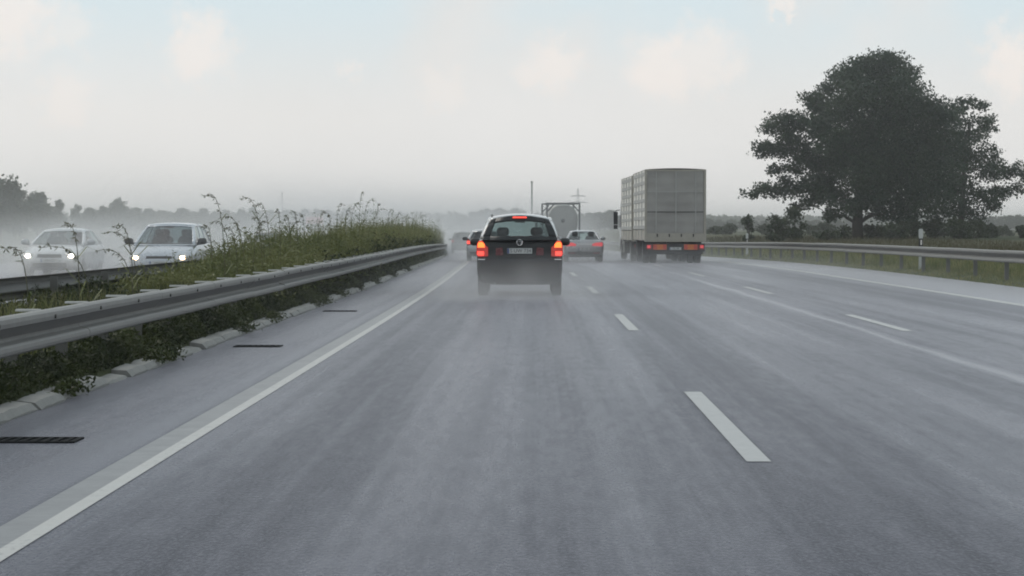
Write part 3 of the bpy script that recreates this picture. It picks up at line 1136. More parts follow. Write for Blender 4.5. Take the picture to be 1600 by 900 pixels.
def cargo_box(root, L, z0, z1, w, y0=0.0):
    h = z1 - z0
    hw = w / 2

    def wr(u, v):
        x = lerp(-hw + .10, hw - .10, u)
        z = lerp(z0 + .30, z1 - .07, v)
        return (x, y0 + .012 + .018 * math.sin(u * 7 + v * 3) * math.sin(v * 9 + 1.3) - .006 * math.sin(v * 40), z)
    MB().grid(wr, [i / 24 for i in range(25)], [i / 24 for i in range(25)]).build('rear_tarpaulin', tarp_rear, root, True)
    for x in (-.80, .02, .84):
        MB().box((x, y0 - .016, (z0 + z1) / 2 + .12), (.035, .012, h - .42)).build('tarpaulin_strap', slat_m, root)
    for z in (z0 + 1.18, z0 + 2.02):
        MB().box((0, y0 - .008, z), (w - .22, .008, .03)).build('tarpaulin_seam', chassis_m if z < z0 + 1.5 else slat_m, root)
    for sx in (-1, 1):
        MB().box((sx * (hw - .045), y0 + .05, (z0 + z1) / 2), (.09, .12, h)).build('corner_post', frame_m, root)
        MB().box((sx * (hw - .045), y0 + L - .05, (z0 + z1) / 2), (.09, .12, h)).build('corner_post', frame_m, root)
    MB().box((0, y0 + .04, z1 - .035), (w - .184, .11, .07)).build('top_rail', frame_m, root)
    tb = MB().box((0, y0 + .03, z0 + .15), (w - .184, .06, .29)).build('tailboard', frame_m, root)
    for x in (-.75, -.25, .25, .75):
        MB().box((x, y0 - .01, z0 + .21), (.05, .03, .12)).build('latch', chassis_m, tb)
    MB().box((0, y0 + .02, z0 - .03), (w - .01, .10, .055)).build('rear_sill', frame_m, root)
    # sides: taut tarpaulin over slats and stanchions
    for sx in (-1, 1):
        MB().box((sx * (hw - .03), y0 + L / 2, (z0 + .45 + z1) / 2), (.02, L - .24, h - .45)).build('side_tarpaulin', tarp_side, root)
        MB().box((sx * (hw - .03), y0 + L / 2, z0 + .21), (.04, L - .24, .42)).build('drop_side', frame_m, root)
        for k in range(7):
            z = z0 + .55 + k * (h - .62) / 6.3
            MB().box((sx * (hw - .012), y0 + L / 2, z), (.022, L - .25, .14)).build('side_slat', slat_m, root)
        for k in range(1, 4):
            MB().box((sx * (hw - .006), y0 + L * k / 4, (z0 + z1) / 2), (.03, .13, h - .04)).build('stanchion', slat_m, root)
    MB().box((0, y0 + L - .03, (z0 + z1) / 2), (w - .184, .05, h)).build('front_wall', frame_m, root)

    def rf(a, u):
        return (a * (hw - .01), y0 + lerp(.0, L, u), z1 + .004 + .05 * (1 - a * a) - .012 * abs(math.sin(u * PI * 6)))
    MB().grid(rf, [-1 + i / 6 for i in range(13)], [i / 24 for i in range(25)]).build('roof_tarpaulin', tarp, root, True)
    MB().box((0, y0 + L / 2, z0 - .03), (w - .2, L - .12, .05)).build('load_floor', chassis_m, root)


def chassis(root, y0, L, z):
    for sx in (-1, 1):
        MB().box((sx * .42, y0 + L / 2, z), (.09, L, .22)).build('chassis_beam', chassis_m, root)


def axle(root, y, r, w=2.5, dual=True):
    for sx in (-1, 1):
        wheel(root, sx * (w / 2 - .16), y, r, .27, sx)
        if dual:
            wheel(root, sx * (w / 2 - .46), y, r, .27, sx)
        b = MB()
        arc = [(y + (r + .08) * math.cos(a), r + (r + .08) * math.sin(a)) for a in [PI * k / 10 for k in range(11)]]
        b.loft([[(sx * (w / 2 - .62), q[0], q[1]), (sx * (w / 2), q[0], q[1]), (sx * (w / 2), q[0] * 1.0, q[1] + .015), (sx * (w / 2 - .62), q[0], q[1] + .015)] for q in arc])
        b.build('mudguard', chassis_m, root)
        MB().box((sx * (w / 2 - .31), y - r - .12, .52), (.56, .012, .46)).build('mud_flap', M['tyre'], root)
    MB().tube([(-w / 2 + .3, y, r), (w / 2 - .3, y, r)], .07, 10).build('axle', chassis_m, root)


def truck_cab(root, y0, w, h, pm, front_only=False):
    hw = w / 2
    prof = [(0, .55), (0, h), (.5, h + .02), (1.35, h - .25), (1.85, h - .95), (2.05, 1.45), (2.10, .9), (2.10, .40), (.2, .40)]
    b = MB()
    b.loft([[(x, y0 + y, z) for y, z in prof] for x in (-hw, hw)])
    cb = b.build('cab', pm, root)
    md = cb.modifiers.new('v', 'BEVEL')
    md.width = .06
    md.segments = 3
    baked(cb)
    up = Vector((0, .20, -.50)).normalized()
    b = MB()
    b.add([(-hw + .12, y0 + 2.045, 1.50), (hw - .12, y0 + 2.045, 1.50), (hw - .16, y0 + 1.885, h - .98), (-hw + .16, y0 + 1.885, h - .98),
           (-hw + .12, y0 + 2.075, 1.50), (hw - .12, y0 + 2.075, 1.50), (hw - .16, y0 + 1.915, h - .96), (-hw + .16, y0 + 1.915, h - .96)],
          [(0, 1, 2, 3), (4, 5, 6, 7), (0, 1, 5, 4), (1, 2, 6, 5), (2, 3, 7, 6), (3, 0, 4, 7)])
    b.build('windscreen', M['glass_dark'], root)
    for sx in (-1, 1):
        MB().box((sx * (hw + .004), y0 + 1.45, 1.85), (.02, .75, .6)).build('side_window', M['glass_dark'], root)
        mr = MB().box((sx * (hw + .20), y0 + 1.9, 2.0), (.20, .12, .62)).build('door_mirror', chassis_m, root)
        MB().tube([(sx * hw, y0 + 1.85, 2.4), (sx * (hw + .2), y0 + 1.9, 2.36)], .02, 6).build('mirror_arm', chassis_m, mr)
        MB().box((sx * (hw - .28), y0 + 2.11, .72), (.34, .03, .18)).build('headlight', M['head_glass'], root)
        MB().box((sx * (hw + .20), y0 + 1.9, 1.56), (.19, .12, .2)).build('wide_mirror', chassis_m, mr)
    MB().box((0, y0 + 2.11, 1.05), (1.2, .03, .4)).build('grille', chassis_m, root)
    MB().box((0, y0 + 2.08, .5), (w * .98, .16, .25)).build('bumper', frame_m, root)


k_t = 37.6
ts_ = 3600 / k_t
tx = (1055 - 838) / k_t
th = head(ts_) + 0.004
trailer = thing('cargo_trailer', 'grey tarpaulin drawbar trailer with orange marker plates, rear of the lorry', 'trailer', (tx, ts_, zr(ts_)), th)
cargo_box(trailer, 7.6, .96, 3.90, 2.55)
chassis(trailer, .3, 7.0, .80)
for y in (2.1, 5.6):
    axle(trailer, y, .43)
lb = MB().box((0, .06, .66), (2.44, .07, .34)).build('light_bar', chassis_m, trailer)
MB().box((0, .05, .44), (2.3, .1, .10)).build('underrun_bar', chassis_m, trailer)
for sx in (-1, 1):
    tl = MB().box((sx * 1.08, .012, .68), (.24, .06, .20)).build('tail_light', M['red_lens'], trailer)
    MB().box((sx * 1.10, -.022, .70), (.14, .02, .12)).build('tail_lens', M['red_dim'], tl)
    mp = MB().box((sx * .64, .015, .68), (.56, .03, .22)).build('marker_plate', M['orange'], trailer)
    for q in (-1, 1):
        MB().box((sx * .64 + q * .20, -.002, .68), (.14, .012, .20)).build('marker_stripe', M['orange_red'], mp)
number_plate(trailer, 0, .018, .62, .50, .11, 'OL 48')
for sx in (-1, 1):
    MB().tube([(sx * .4, 7.1, .74), (0, 8.7, .55)], .05, 8).build('drawbar', chassis_m, trailer)

tt_ = ts_ + 8.75
trk = thing('lorry', 'lorry with pale slatted tarpaulin box pulling the grey trailer, cab mirror sticking out', 'lorry',
            (tx - math.sin(th) * 8.75, tt_, zr(tt_)), th + .006)
cargo_box(trk, 7.2, .96, 3.88, 2.55)
chassis(trk, .1, 9.2, .80)
axle(trk, 1.4, .47)
axle(trk, 7.9, .47, dual=False)
truck_cab(trk, 7.35, 2.45, 2.95, paint('pale_cab_paint', (0.42, 0.42, 0.41), .35))
for sx in (-1, 1):
    MB().box((sx * 1.0, .03, .70), (.3, .06, .16)).build('tail_light', M['red_lens'], trk)
    MB().box((sx * 1.1, 4.2, .60), (.5, 1.3, .55)).build('fuel_tank', M['galv_post'], trk)

# ---- tank container lorry
k_k = 21.9
ks = 3600 / k_k
tank = thing('tank_container_lorry', 'tank container lorry seen end-on above the silver sedan, round end in a steel frame', 'lorry', ((880 - 838) / k_k, ks, zr(ks)), head(ks) + .02)
tk_m = mat('pale_tank_steel', (0.34, 0.34, 0.325), 0.5, metal=0.2, var=.12, scale=1.5)
fk_m = mat('dark_frame_steel', (0.11, 0.115, 0.115), 0.6)
z0, z1 = 1.05, 3.70
rr = 1.13
zc = (z0 + z1) / 2
b = MB()
sup = lambda c: math.copysign(abs(c) ** .78, c)
b.loft([[(r_ * sup(math.cos(2 * PI * k / 32)), y, zc + r_ * 1.12 * sup(math.sin(2 * PI * k / 32))) for k in range(32)] for y, r_ in
        ((.10, .05), (.11, .4), (.14, .75), (.22, 1.0), (.34, 1.06), (.6, 1.08), (5.4, 1.08), (5.7, 1.0), (5.9, .6), (5.95, .1))])
b.build('tank', tk_m, tank, True)
for y in (.06, 5.99):
    for sx in (-1, 1):
        MB().box((sx * 1.16, y, zc), (.12, .14, z1 - z0)).build('corner_post', fk_m, tank)
        MB().tube([(sx * 1.12, y, z1 - .62), (sx * .66, y, z1 - .12)], .05, 6).build('gusset', fk_m, tank)
        MB().tube([(sx * 1.12, y, z0 + .62), (sx * .66, y, z0 + .12)], .05, 6).build('gusset', fk_m, tank)
    MB().box((0, y, z1 - .05), (2.20, .12, .10)).build('top_rail', fk_m, tank)
    MB().box((0, y, z0 + .05), (2.20, .12, .10)).build('bottom_rail', fk_m, tank)
for sx in (-1, 1):
    MB().box((sx * 1.16, 3.02, z1 - .05), (.10, 5.78, .09)).build('side_rail', fk_m, tank)
    MB().box((sx * 1.16, 3.02, z0 + .05), (.10, 5.78, .09)).build('side_rail', fk_m, tank)
    MB().box((sx * .95, -.02, .86), (.4, .06, .16)).build('tail_light', M['red_lens'], tank)
MB().ball((0, .10, zc + .05), (.14, .06, .16), 12, 8).build('valve_cover', fk_m, tank, True)
MB().box((0, .5, .62), (2.4, .08, .12)).build('underrun_bar', chassis_m, tank)
chassis(tank, -.1, 9.0, .95)
for y in (1.1, 2.4):
    axle(tank, y, .48, dual=False)
axle(tank, 8.2, .48, dual=False)
truck_cab(tank, 6.9, 2.45, 2.9, paint('far_cab_paint', (0.3, 0.3, 0.31), .4))

# ---- oncoming lorry
k_r = 11.0
rs = 3600 / k_r
red = thing('red_lorry', 'hazy oncoming lorry with red cab and pale box beyond the weeds', 'lorry', ((491 - 838) / k_r, rs, zr(rs)), head(rs) + PI)
truck_cab(red, -2.1, 2.5, 3.7, paint('red_cab_paint', (0.42, 0.06, 0.06), .4))
cargo_box(red, 9.0, 1.0, 4.25, 2.55, y0=-11.3)
chassis(red, -11.2, 11.0, .85)
for y in (-.9, -7.0, -9.6):
    axle(red, y, .5, dual=False)


# ------------------------------------------------------------------ vegetation
def unit_rand(n):
    v = rng.normal(size=(n, 3))
    return v / np.linalg.norm(v, axis=1, keepdims=True)


def leaves(cen, size, aspect=0.55, up=0.0, curl=0.0):
    """rhombic leaves; returns verts, quads"""
    n = len(cen)
    u = unit_rand(n)
    if up:
        u[:, 2] = u[:, 2] * (1 - up) + up
        u /= np.linalg.norm(u, axis=1, keepdims=True)
    w = unit_rand(n)
    v = np.cross(u, w)
    v /= np.maximum(np.linalg.norm(v, axis=1, keepdims=True), 1e-6)
    size = np.asarray(size).reshape(-1, 1) * np.ones((n, 1))
    a = cen - u * size * .5
    c = cen + u * size * .5
    mid = cen + np.cross(u, v) * size * curl
    b = mid + v * size * aspect * .5
    d = mid - v * size * aspect * .5
    V = np.stack([a, b, c, d], axis=1).reshape(-1, 3)
    Q = np.arange(4 * n).reshape(-1, 4)
    return V, Q


def st_xyz(s, t, z):
    """arrays in road coordinates to world"""
    sh = np.where(s <= 30, 0, np.where(s <= 450, (s - 30) ** 2 / 7600.0, 420 ** 2 / 7600.0 + (s - 450) * 420 / 3800.0))
    x = np.clip((s - 70) / 160.0, 0, 1)
    zz = -0.75 * x * x * (3 - 2 * x)
    return np.stack([t - sh, s, z + zz], axis=1)


def vnoise(x, y, seed=0):
    """cheap smooth value noise"""
    r = np.random.default_rng(seed).random((64, 64))
    xi, yi = np.floor(x).astype(int), np.floor(y).astype(int)
    fx, fy = x - xi, y - yi
    fx, fy = fx * fx * (3 - 2 * fx), fy * fy * (3 - 2 * fy)
    g = lambda a, b: r[a % 64, b % 64]
    return (g(xi, yi) * (1 - fx) + g(xi + 1, yi) * fx) * (1 - fy) + (g(xi, yi + 1) * (1 - fx) + g(xi + 1, yi + 1) * fx) * fy


def weed_height(s):
    return np.interp(s, [8, 24, 38, 44, 50, 60, 72, 90, 200], [.34, .42, .50, .68, .92, 1.14, 1.36, 1.48, 1.55])


def blades(s, t, z, h, w, lean=0.35):
    n = len(s)
    base = st_xyz(s, t, z)
    a = rng.random(n) * 2 * PI
    dx, dy = np.cos(a), np.sin(a)
    ln = rng.random(n) * lean * h
    a2 = rng.random(n) * 2 * PI
    off = np.stack([dx * w / 2, dy * w / 2, np.zeros(n)], 1)
    mid = base + np.stack([np.cos(a2) * ln * .35, np.sin(a2) * ln * .35, h * .6], 1)
    tip = base + np.stack([np.cos(a2) * ln, np.sin(a2) * ln, h], 1)
    V = np.stack([base - off, base + off, mid + off * .8, tip, mid - off * .8], 1).reshape(-1, 3)
    i5 = np.arange(n)[:, None] * 5
    Q = np.concatenate([i5 + np.array([0, 1, 2]), i5 + np.array([0, 2, 4]), i5 + np.array([4, 2, 3])])
    return V, Q


# low leafy cover under and behind the near rail
def median_cover():
    Vs, Qs, o = [], [], 0
    for (s0, s1, n, sz) in ((8, 22, 130000, .040), (22, 45, 120000, .055), (45, 90, 70000, .10), (90, 200, 50000, .18)):
        s = s0 + (s1 - s0) * rng.random(n)
        t = -7.25 + (7.25 - 4.07) * rng.random(n) ** .8
        nz = vnoise(s * 1.3, t * 1.7, 3) * .6 + vnoise(s * 4.1, t * 4.3, 5) * .4
        edge = np.clip((-4.0 - t) / .35, 0.2, 1)
        hmax = np.where(t > -4.3, .46, np.where(t > -6.6, np.minimum(weed_height(s) * .8, 1.0), .52)) * (.35 + .95 * nz) * edge
        z = .07 + hmax * rng.random(n) ** .55
        cen = st_xyz(s, t, z)
        V, Q = leaves(cen, sz * (.6 + 1.2 * rng.random(n) ** 2), .34, .45, .12)
        Vs.append(V)
        Qs.append(Q + o)
        o += len(V)
    n = 30000
    s = 8 + 52 * rng.random(n)
    t = -7.2 + 3.1 * rng.random(n)
    h = np.where(t > -4.5, .34, .5) * (.3 + .9 * vnoise(s * .9, t * 1.4, 77)) * np.clip((-3.9 - t) / .3, .3, 1)
    gV, gQ = blades(s, t, np.full(n, .06), h, .006 + .0001 * s, .7)
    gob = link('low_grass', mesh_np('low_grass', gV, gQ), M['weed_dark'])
    tag(gob, 'low grass blades among the leaves beside the kerb', 'grass', None, 'stuff')
    for s0 in (12.6, 19.4, 23.9, 24.6, 31.0, 34.6, 41.5, 43, 47, 52, 58, 66, 75):
        n = 420
        s = s0 + rng.normal(size=n) * .28
        t = -3.97 + np.abs(rng.normal(size=n)) * .09 - .05
        cen = st_xyz(s, t, .03 + .15 * rng.random(n) * np.clip(1 - np.abs(s - s0), .2, 1))
        V, Q = leaves(cen, .05 * (.6 + .8 * rng.random(n)), .5, .4, .12)
        Vs.append(V)
        Qs.append(Q + o)
        o += len(V)
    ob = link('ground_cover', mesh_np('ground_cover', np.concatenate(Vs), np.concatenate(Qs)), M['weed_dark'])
    tag(ob, 'dark low leafy ground cover filling the median under the guard rail', 'ground cover', None, 'stuff')


def median_weeds():
    n = 3400
    s = np.concatenate([37 + 26 * rng.random(n // 2), 60 + 140 * rng.random(n - n // 2)])
    t = -6.75 + 2.35 * rng.random(n)
    cl = vnoise(s * .7, t * 1.2, 9)
    h = weed_height(s) * (.32 + .45 * rng.random(n) + .55 * cl) * np.where(rng.random(n) < .14, 1.4, 1.0)
    base = st_xyz(s, t, np.full(n, .08))
    a = rng.random(n) * 2 * PI
    lean = np.stack([np.cos(a) * .18 - .05, np.sin(a) * .18, np.ones(n)], 1) * h[:, None]
    tip = base + lean
    # stems: thin three-sided
    Vs, Qs, o = [], [], 0
    w = .006 + .006 * rng.random(n)
    for ang in (0, 2.1):
        off = np.stack([np.cos(a + ang) * w, np.sin(a + ang) * w, np.zeros(n)], 1)
        V = np.stack([base - off, base + off, tip + off * .4, tip - off * .4], 1).reshape(-1, 3)
        Vs.append(V)
        Qs.append(np.arange(4 * n).reshape(-1, 4) + o)
        o += len(V)
    m = 46
    u = .22 + .78 * rng.random((n, m))
    cen = base[:, None, :] + lean[:, None, :] * u[:, :, None]
    spread = (.05 + .16 * (1 - u) + .03)[:, :, None] * np.stack([rng.normal(size=(n, m)), rng.normal(size=(n, m)), .5 * rng.normal(size=(n, m))], 2)
    cen = (cen + spread).reshape(-1, 3)
    V, Q = leaves(cen, (.045 + .085 * rng.random(n * m)), .24, .35, .1)
    Vs.append(V)
    Qs.append(Q + o)
    ob = link('median_weeds', mesh_np('median_weeds', np.concatenate(Vs), np.concatenate(Qs)), M['weed'])
    tag(ob, 'dense tall olive green weeds growing between the two median rails', 'weeds', None, 'stuff')
    # thin grass among them
    n = 26000
    s = np.concatenate([10 + 40 * rng.random(n // 2), 50 + 130 * rng.random(n - n // 2)])
    t = -6.95 + 2.45 * rng.random(n)
    h = weed_height(s) * (.4 + .6 * rng.random(n) ** 1.5 + .35 * vnoise(s * .5, t, 4))
    V, Q = blades(s, t, np.full(n, .07), h, .008 + .00022 * s, .45)
    ob = link('median_grass', mesh_np('median_grass', V, Q), M['verge'])
    tag(ob, 'thin wild grass blades mixed into the median weeds', 'grass', None, 'stuff')


def grass_stalk(xb, xt, yt, t, lab):
    k = (838 - xb) / abs(t)
    s = F / k
    base = P(s, t, .08)
    s2 = s
    tipz = EYE + (356 - yt) / k
    tipx = (xt - 838) / k
    h = tipz - base.z
    dx = tipx - base.x
    r = thing('grass_stalk', lab, 'grass stalk', base, 0, 'tall grass stalks along the median')
    path = []
    n = 12
    for i in range(n + 1):
        u = i / n
        # rises steeply, then arches over towards the tip; the crown of the arch lies before the tip
        x = dx * u ** 2.2
        z = h * (math.sin(u * PI * .56) / math.sin(PI * .5)) * 1.0
        y = .10 * math.sin(u * 2.4)
        path.append((x, y, z))
    rad = [lerp(.0085, .0032, i / n) for i in range(n + 1)]
    MB().tube(path, rad, 5).build('stem', M['stalk'], r, True)
    b = MB()
    for i in range(7, n + 1):
        p = Vector(path[i])
        for q in range(5):
            d = Vector((random.gauss(0, 1) + (.6 if dx > 0 else -.6), random.gauss(0, .8), random.gauss(-.3, .6))).normalized()
            l = random.uniform(.04, .10)
            w = d.orthogonal().normalized() * .009
            b.add([p, p + d * l * .5 + w, p + d * l, p + d * l * .5 - w], [(0, 1, 2, 3)])
    b.tube(path[6:], .004, 4)
    b.build('seed_head', M['stalk'], r)
    b = MB()
    for q in range(4):
        u = random.uniform(.15, .55)
        i = int(u * n)
        p = Vector(path[i])
        a = random.random() * 2 * PI
        d = Vector((math.cos(a), math.sin(a), 0))
        L = random.uniform(.25, .5)
        w = Vector((-d.y, d.x, 0)) * .011
        b.add([p - w, p + w, p + d * L * .5 + Vector((0, 0, L * .45)) + w, p + d * L * .5 + Vector((0, 0, L * .45)) - w, p + d * L + Vector((0, 0, L * .3))], [(0, 1, 2, 3), (3, 2, 4)])
    b.build('leaf_blade', M['weed'], r)


median_cover()
median_weeds()
STALKS = sorted(((352, 320, 303, -5.2), (412, 375, 308, -5.2), (425, 400, 318, -5.5), (440, 432, 328, -5.0), (385, 345, 338, -5.5), (362, 330, 345, -5.8), (570, 567, 300, -5.0), (576, 584, 312, -5.2),
          (600, 593, 318, -5.0), (620, 612, 328, -5.0), (545, 548, 325, -5.3), (522, 513, 335, -5.0), (482, 470, 335, -5.6), (215, 160, 362, -6.0), (207, 178, 352, -6.2), (122, 98, 349, -6.2),
          (140, 62, 385, -6.0), (42, 5, 386, -6.0), (208, 150, 390, -6.0), (457, 445, 338, -5.0), (500, 508, 330, -5.2), (634, 625, 333, -5.0), (642, 645, 340, -5.2), (332, 318, 352, -5.6),
          (396, 415, 345, -5.4), (530, 535, 318, -5.1), (556, 560, 317, -5.3), (590, 604, 326, -5.2), (372, 352, 356, -5.4), (452, 470, 345, -5.6), (415, 396, 340, -5.1), (470, 455, 330, -5.2)), key=lambda q: q[0])
for i, q in enumerate(STALKS):
    grass_stalk(*q, 'tall %s wild grass stalk above the median weeds, %s counted from the picture edge' % ('arching' if abs(q[1] - q[0]) > 12 else 'upright', ORD[i]))


def right_verge():
    Vs, Qs, o = [], [], 0
    for (s0, s1, t0, t1, n, h0, h1, w) in ((44, 110, 11.72, 14.5, 30000, .08, .42, .022), (110, 270, 11.72, 15, 26000, .10, .42, .04)):
        s = s0 + (s1 - s0) * rng.random(n)
        t = t0 + (t1 - t0) * rng.random(n)
        z = .10 * np.clip((t - 11.7) / .6, 0, 1) - .02
        cl = vnoise(s * .5, t * 1.5, 21)
        h = (h0 + (h1 - h0) * rng.random(n)) * (.4 + 1.1 * cl) * np.where(t < 12.2, .3, np.clip((t - 12.1) / .7, .35, 1))
        V, Q = blades(s, t, z, h, w, .6)
        Vs.append(V)
        Qs.append(Q + o)
        o += len(V)
    ob = link('verge_grass', mesh_np('verge_grass', np.concatenate(Vs), np.concatenate(Qs)), M['verge'])
    tag(ob, 'yellowish green verge grass behind and under the hard shoulder rail', 'grass', None, 'stuff')
    n = 30000
    s = 60 + 190 * rng.random(n)
    t = 15 + 27 * rng.random(n)
    z = np.array([ground_z(a, b) - zr(a) for a, b in zip(s, t)]) - .03
    h = (.10 + .30 * rng.random(n)) * (.4 + .9 * vnoise(s * .15, t * .3, 31))
    V, Q = blades(s, t, z, h, .06, .6)
    ob = link('field_grass', mesh_np('field_grass', V, Q), M['dry'])
    tag(ob, 'dry brownish field grass beyond the hard shoulder rail', 'grass', None, 'stuff')


right_verge()


# ------------------------------------------------------------------ trees
def blob_leaves(blobs, per_m2, size, aspect=.7):
    cs, sz = [], []
    for (x, y, z, r) in blobs:
        n = max(12, int(per_m2 * r * r * 12.6))
        d = unit_rand(n)
        rad = r * (.35 + .75 * rng.random(n) ** .6)
        # clumpy surface
        lump = 1 + .28 * np.sin(d[:, 0] * 5 + x) * np.sin(d[:, 1] * 5 + y) + .22 * np.sin(d[:, 2] * 8 + z + d[:, 0] * 6)
        c = np.array([x, y, z]) + d * (rad * lump)[:, None] * np.array([1.08, 1.08, .86])
        cs.append(c)
        sz.append(size * (.6 + .8 * rng.random(n)))
    return leaves(np.concatenate(cs), np.concatenate(sz), aspect, 0, .12)


def limbs(b, trunk, r0, blobs, rmin=.035):
    """trunk polyline, then a limb from the nearest wood to every blob"""
    n = len(trunk)
    b.tube(trunk, [lerp(r0, r0 * .42, i / (n - 1)) for i in range(n)], 12)
    nodes = [(Vector(p), lerp(r0, r0 * .42, i / (n - 1))) for i, p in enumerate(trunk) if i >= n // 3]
    top = Vector(trunk[n // 2])
    for (x, y, z, r) in sorted(blobs, key=lambda q: (Vector(q[:3]) - top).length):
        p = Vector((x, y, z))
        best = min(nodes, key=lambda q: (q[0] - p).length + (1.2 if q[0].z > p.z + .3 else 0) - q[1] * 2)
        a, ra = best
        L = (p - a).length
        if L < .2:
            continue
        rr_ = min(ra * .62, .05 + .035 * L)
        pts, rads = [], []
        for i in range(6):
            u = i / 5
            w = Vector((random.gauss(0, .06), random.gauss(0, .06), .12 * math.sin(u * PI))) * L * (0 if i == 0 else 1)
            pts.append(a.lerp(p, u) + w * .8)
            rads.append(max(rmin * .6, lerp(rr_, max(rmin, rr_ * .35), u)))
        b.tube(pts, rads, 7)
        for q, rq in zip(pts[2:], rads[2:]):
            nodes.append((q, rq))


def px_blobs(lst, trunk_px, scale, zoff, depth, copies=2, rs=1.0):
    out = []
    for cx, cy, r in lst:
        X = (cx - trunk_px) / scale
        Z = (835 - cy) / scale + zoff
        rr_ = r / scale * rs
        hd = depth(X, Z)
        ys = [random.uniform(-.25, .25) * hd] + [random.choice((-1, 1)) * random.uniform(.45, 1) * hd for _ in range(copies - 1)]
        if copies >= 2 and hd > 2:
            ys[1] = -abs(ys[1]) if random.random() < .5 else abs(ys[1])
        for y in ys:
            f = 1.0 if abs(y) < .3 * hd else .92
            out.append((X * f + random.uniform(-.2, .2), y, Z + random.uniform(-.2, .2), rr_ * random.uniform(.92, 1.05)))
    return out


OAK_S = 225.0
SC = 43.6                                    # zoomed pixels per metre at the oak
oak_list = [(640, 108, 55), (560, 130, 58), (730, 118, 55), (500, 168, 55), (790, 150, 42), (640, 190, 90), (740, 210, 80), (450, 200, 34), (540, 230, 80), (590, 92, 32), (690, 84, 32),
            (400, 262, 48), (352, 245, 30), (470, 290, 75), (600, 310, 95), (720, 310, 95), (820, 262, 66), (300, 345, 52), (222, 352, 50), (168, 372, 28), (262, 408, 50), (372, 370, 55), (168, 468, 40),
            (150, 440, 22), (230, 462, 42), (320, 452, 45), (430, 430, 75), (545, 430, 95), (660, 430, 105), (780, 400, 95), (880, 300, 66), (930, 330, 75), (196, 552, 26), (240, 545, 24), (300, 550, 30), (150, 628, 30), (98, 650, 24),
            (210, 630, 36), (278, 636, 38), (350, 612, 50), (440, 560, 70), (560, 560, 95), (680, 550, 105), (790, 520, 95), (300, 712, 22), (350, 690, 30), (410, 672, 32), (460, 740, 32), (510, 715, 42), (500, 660, 50), (610, 650, 62),
            (380, 505, 48), (305, 505, 34), (450, 622, 56), (420, 352, 52), (560, 700, 40), (395, 640, 40), (500, 500, 70), (250, 590, 26), (700, 660, 85), (800, 640, 85), (880, 450, 105), (950, 430, 80), (900, 560, 95), (880, 670, 85), (770, 735, 60), (690, 740, 36)]
oak2_list = [(1070, 262, 38), (1118, 272, 30), (1040, 290, 28), (1150, 340, 34), (1190, 322, 22), (1085, 340, 42), (1010, 315, 36), (1192, 368, 22), (1060, 420, 62), (1120, 398, 42), (1170, 470, 46), (1090, 500, 72), (1000, 500, 75), (1212, 520, 34),
             (1160, 560, 52), (1250, 560, 40), (1300, 545, 40), (1350, 570, 40), (1060, 600, 80), (980, 620, 75), (1130, 660, 50), (1200, 640, 42), (1190, 700, 38), (1120, 735, 42), (1020, 700, 60), (960, 730, 55), (1240, 640, 30), (1310, 620, 36), (1060, 250, 22)]


def big_tree(name, label, lst, trunk_px, depth, r0, trunk, X, s, leaf_m, per=24, size=.24, copies=3):
    bl = px_blobs(lst, trunk_px, SC, .35, depth, copies)
    root = thing(name, label, 'tree', (X, s, .15), 0)
    b = MB()
    limbs(b, trunk, r0, bl)
    b.build('trunk', M['bark'], root, True)
    V, Q = blob_leaves(bl, per, size)
    link('crown', mesh_np('crown', V, Q), leaf_m, root)
    return root


oakX = (1338 - 838) / 16.0
big_tree('oak_tree', 'big dark oak with spreading crown and thick trunk beyond the hard shoulder rail', oak_list, 570, lambda X, Z: max(1.0, math.sqrt(max(1, 64 - (X - 2) ** 2)) * (.9 if 3 < Z < 15 else .55)), .62,
         [(0, 0, -.4), (.02, 0, .3), (.05, .05, 1.6), (.1, 0, 3.2), (.35, .1, 5.0), (.9, .1, 7.5), (1.3, 0, 10.5), (1.6, .1, 14)], oakX, OAK_S, M['oak_leaf'])
big_tree('oak_tree', 'looser oak with gaps in its crown, right beside the big dark oak', oak2_list, 1050, lambda X, Z: max(.8, math.sqrt(max(1, 30 - (X - 1) ** 2)) * .8), .40,
         [(0, 0, -.4), (0, 0, .4), (.05, 0, 2.4), (.2, .1, 4.6), (.3, 0, 7.0), (.5, .1, 10.5)], oakX + (1050 - 570) / SC, OAK_S + 5, M['oak_leaf'], per=24, copies=2)


# tree kinds to copy from: rounded, oval, spreading, ragged
def tree_kind(seed, w, h, trunk_h, n_blob, leaf_m):
    random.seed(seed)
    bl = []
    for i in range(n_blob):
        d = Vector((random.gauss(0, 1), random.gauss(0, 1), random.gauss(0, 1))).normalized() * random.uniform(.35, .85)
        r = w * random.uniform(.11, .21)
        zc_ = (trunk_h + h) / 2
        bl.append((d.x * (w * .5 - r * .5), d.y * (w * .5 - r * .5), zc_ + d.z * ((h - trunk_h) / 2), r))
    bl.append((random.uniform(-.1, .1) * w, 0, h - w * .10, w * .12))
    bl.append((random.uniform(-.25, .25) * w, 0, h - w * .19, w * .15))
    b = MB()
    tr = [(0, 0, -.5), (0, 0, trunk_h * .4), (random.uniform(-.2, .2), random.uniform(-.2, .2), trunk_h), (random.uniform(-.4, .4), random.uniform(-.4, .4), h * .6), (0, 0, h * .8)]
    limbs(b, tr, .028 * h, bl, .05)
    tm = b.mesh('trunk', True)
    tm.materials.append(M['bark'])
    V, Q = blob_leaves(bl, 9, .6)
    cm = mesh_np('crown', V, Q)
    cm.materials.append(leaf_m)
    return tm, cm


KINDS = [tree_kind(1, 9, 11, .6, 26, M['tree_leaf']), tree_kind(2, 7, 12, .8, 24, M['tree_leaf']), tree_kind(3, 12, 10, .5, 34, M['tree_leaf']), tree_kind(4, 6, 9, .4, 20, M['tree_leaf'])]


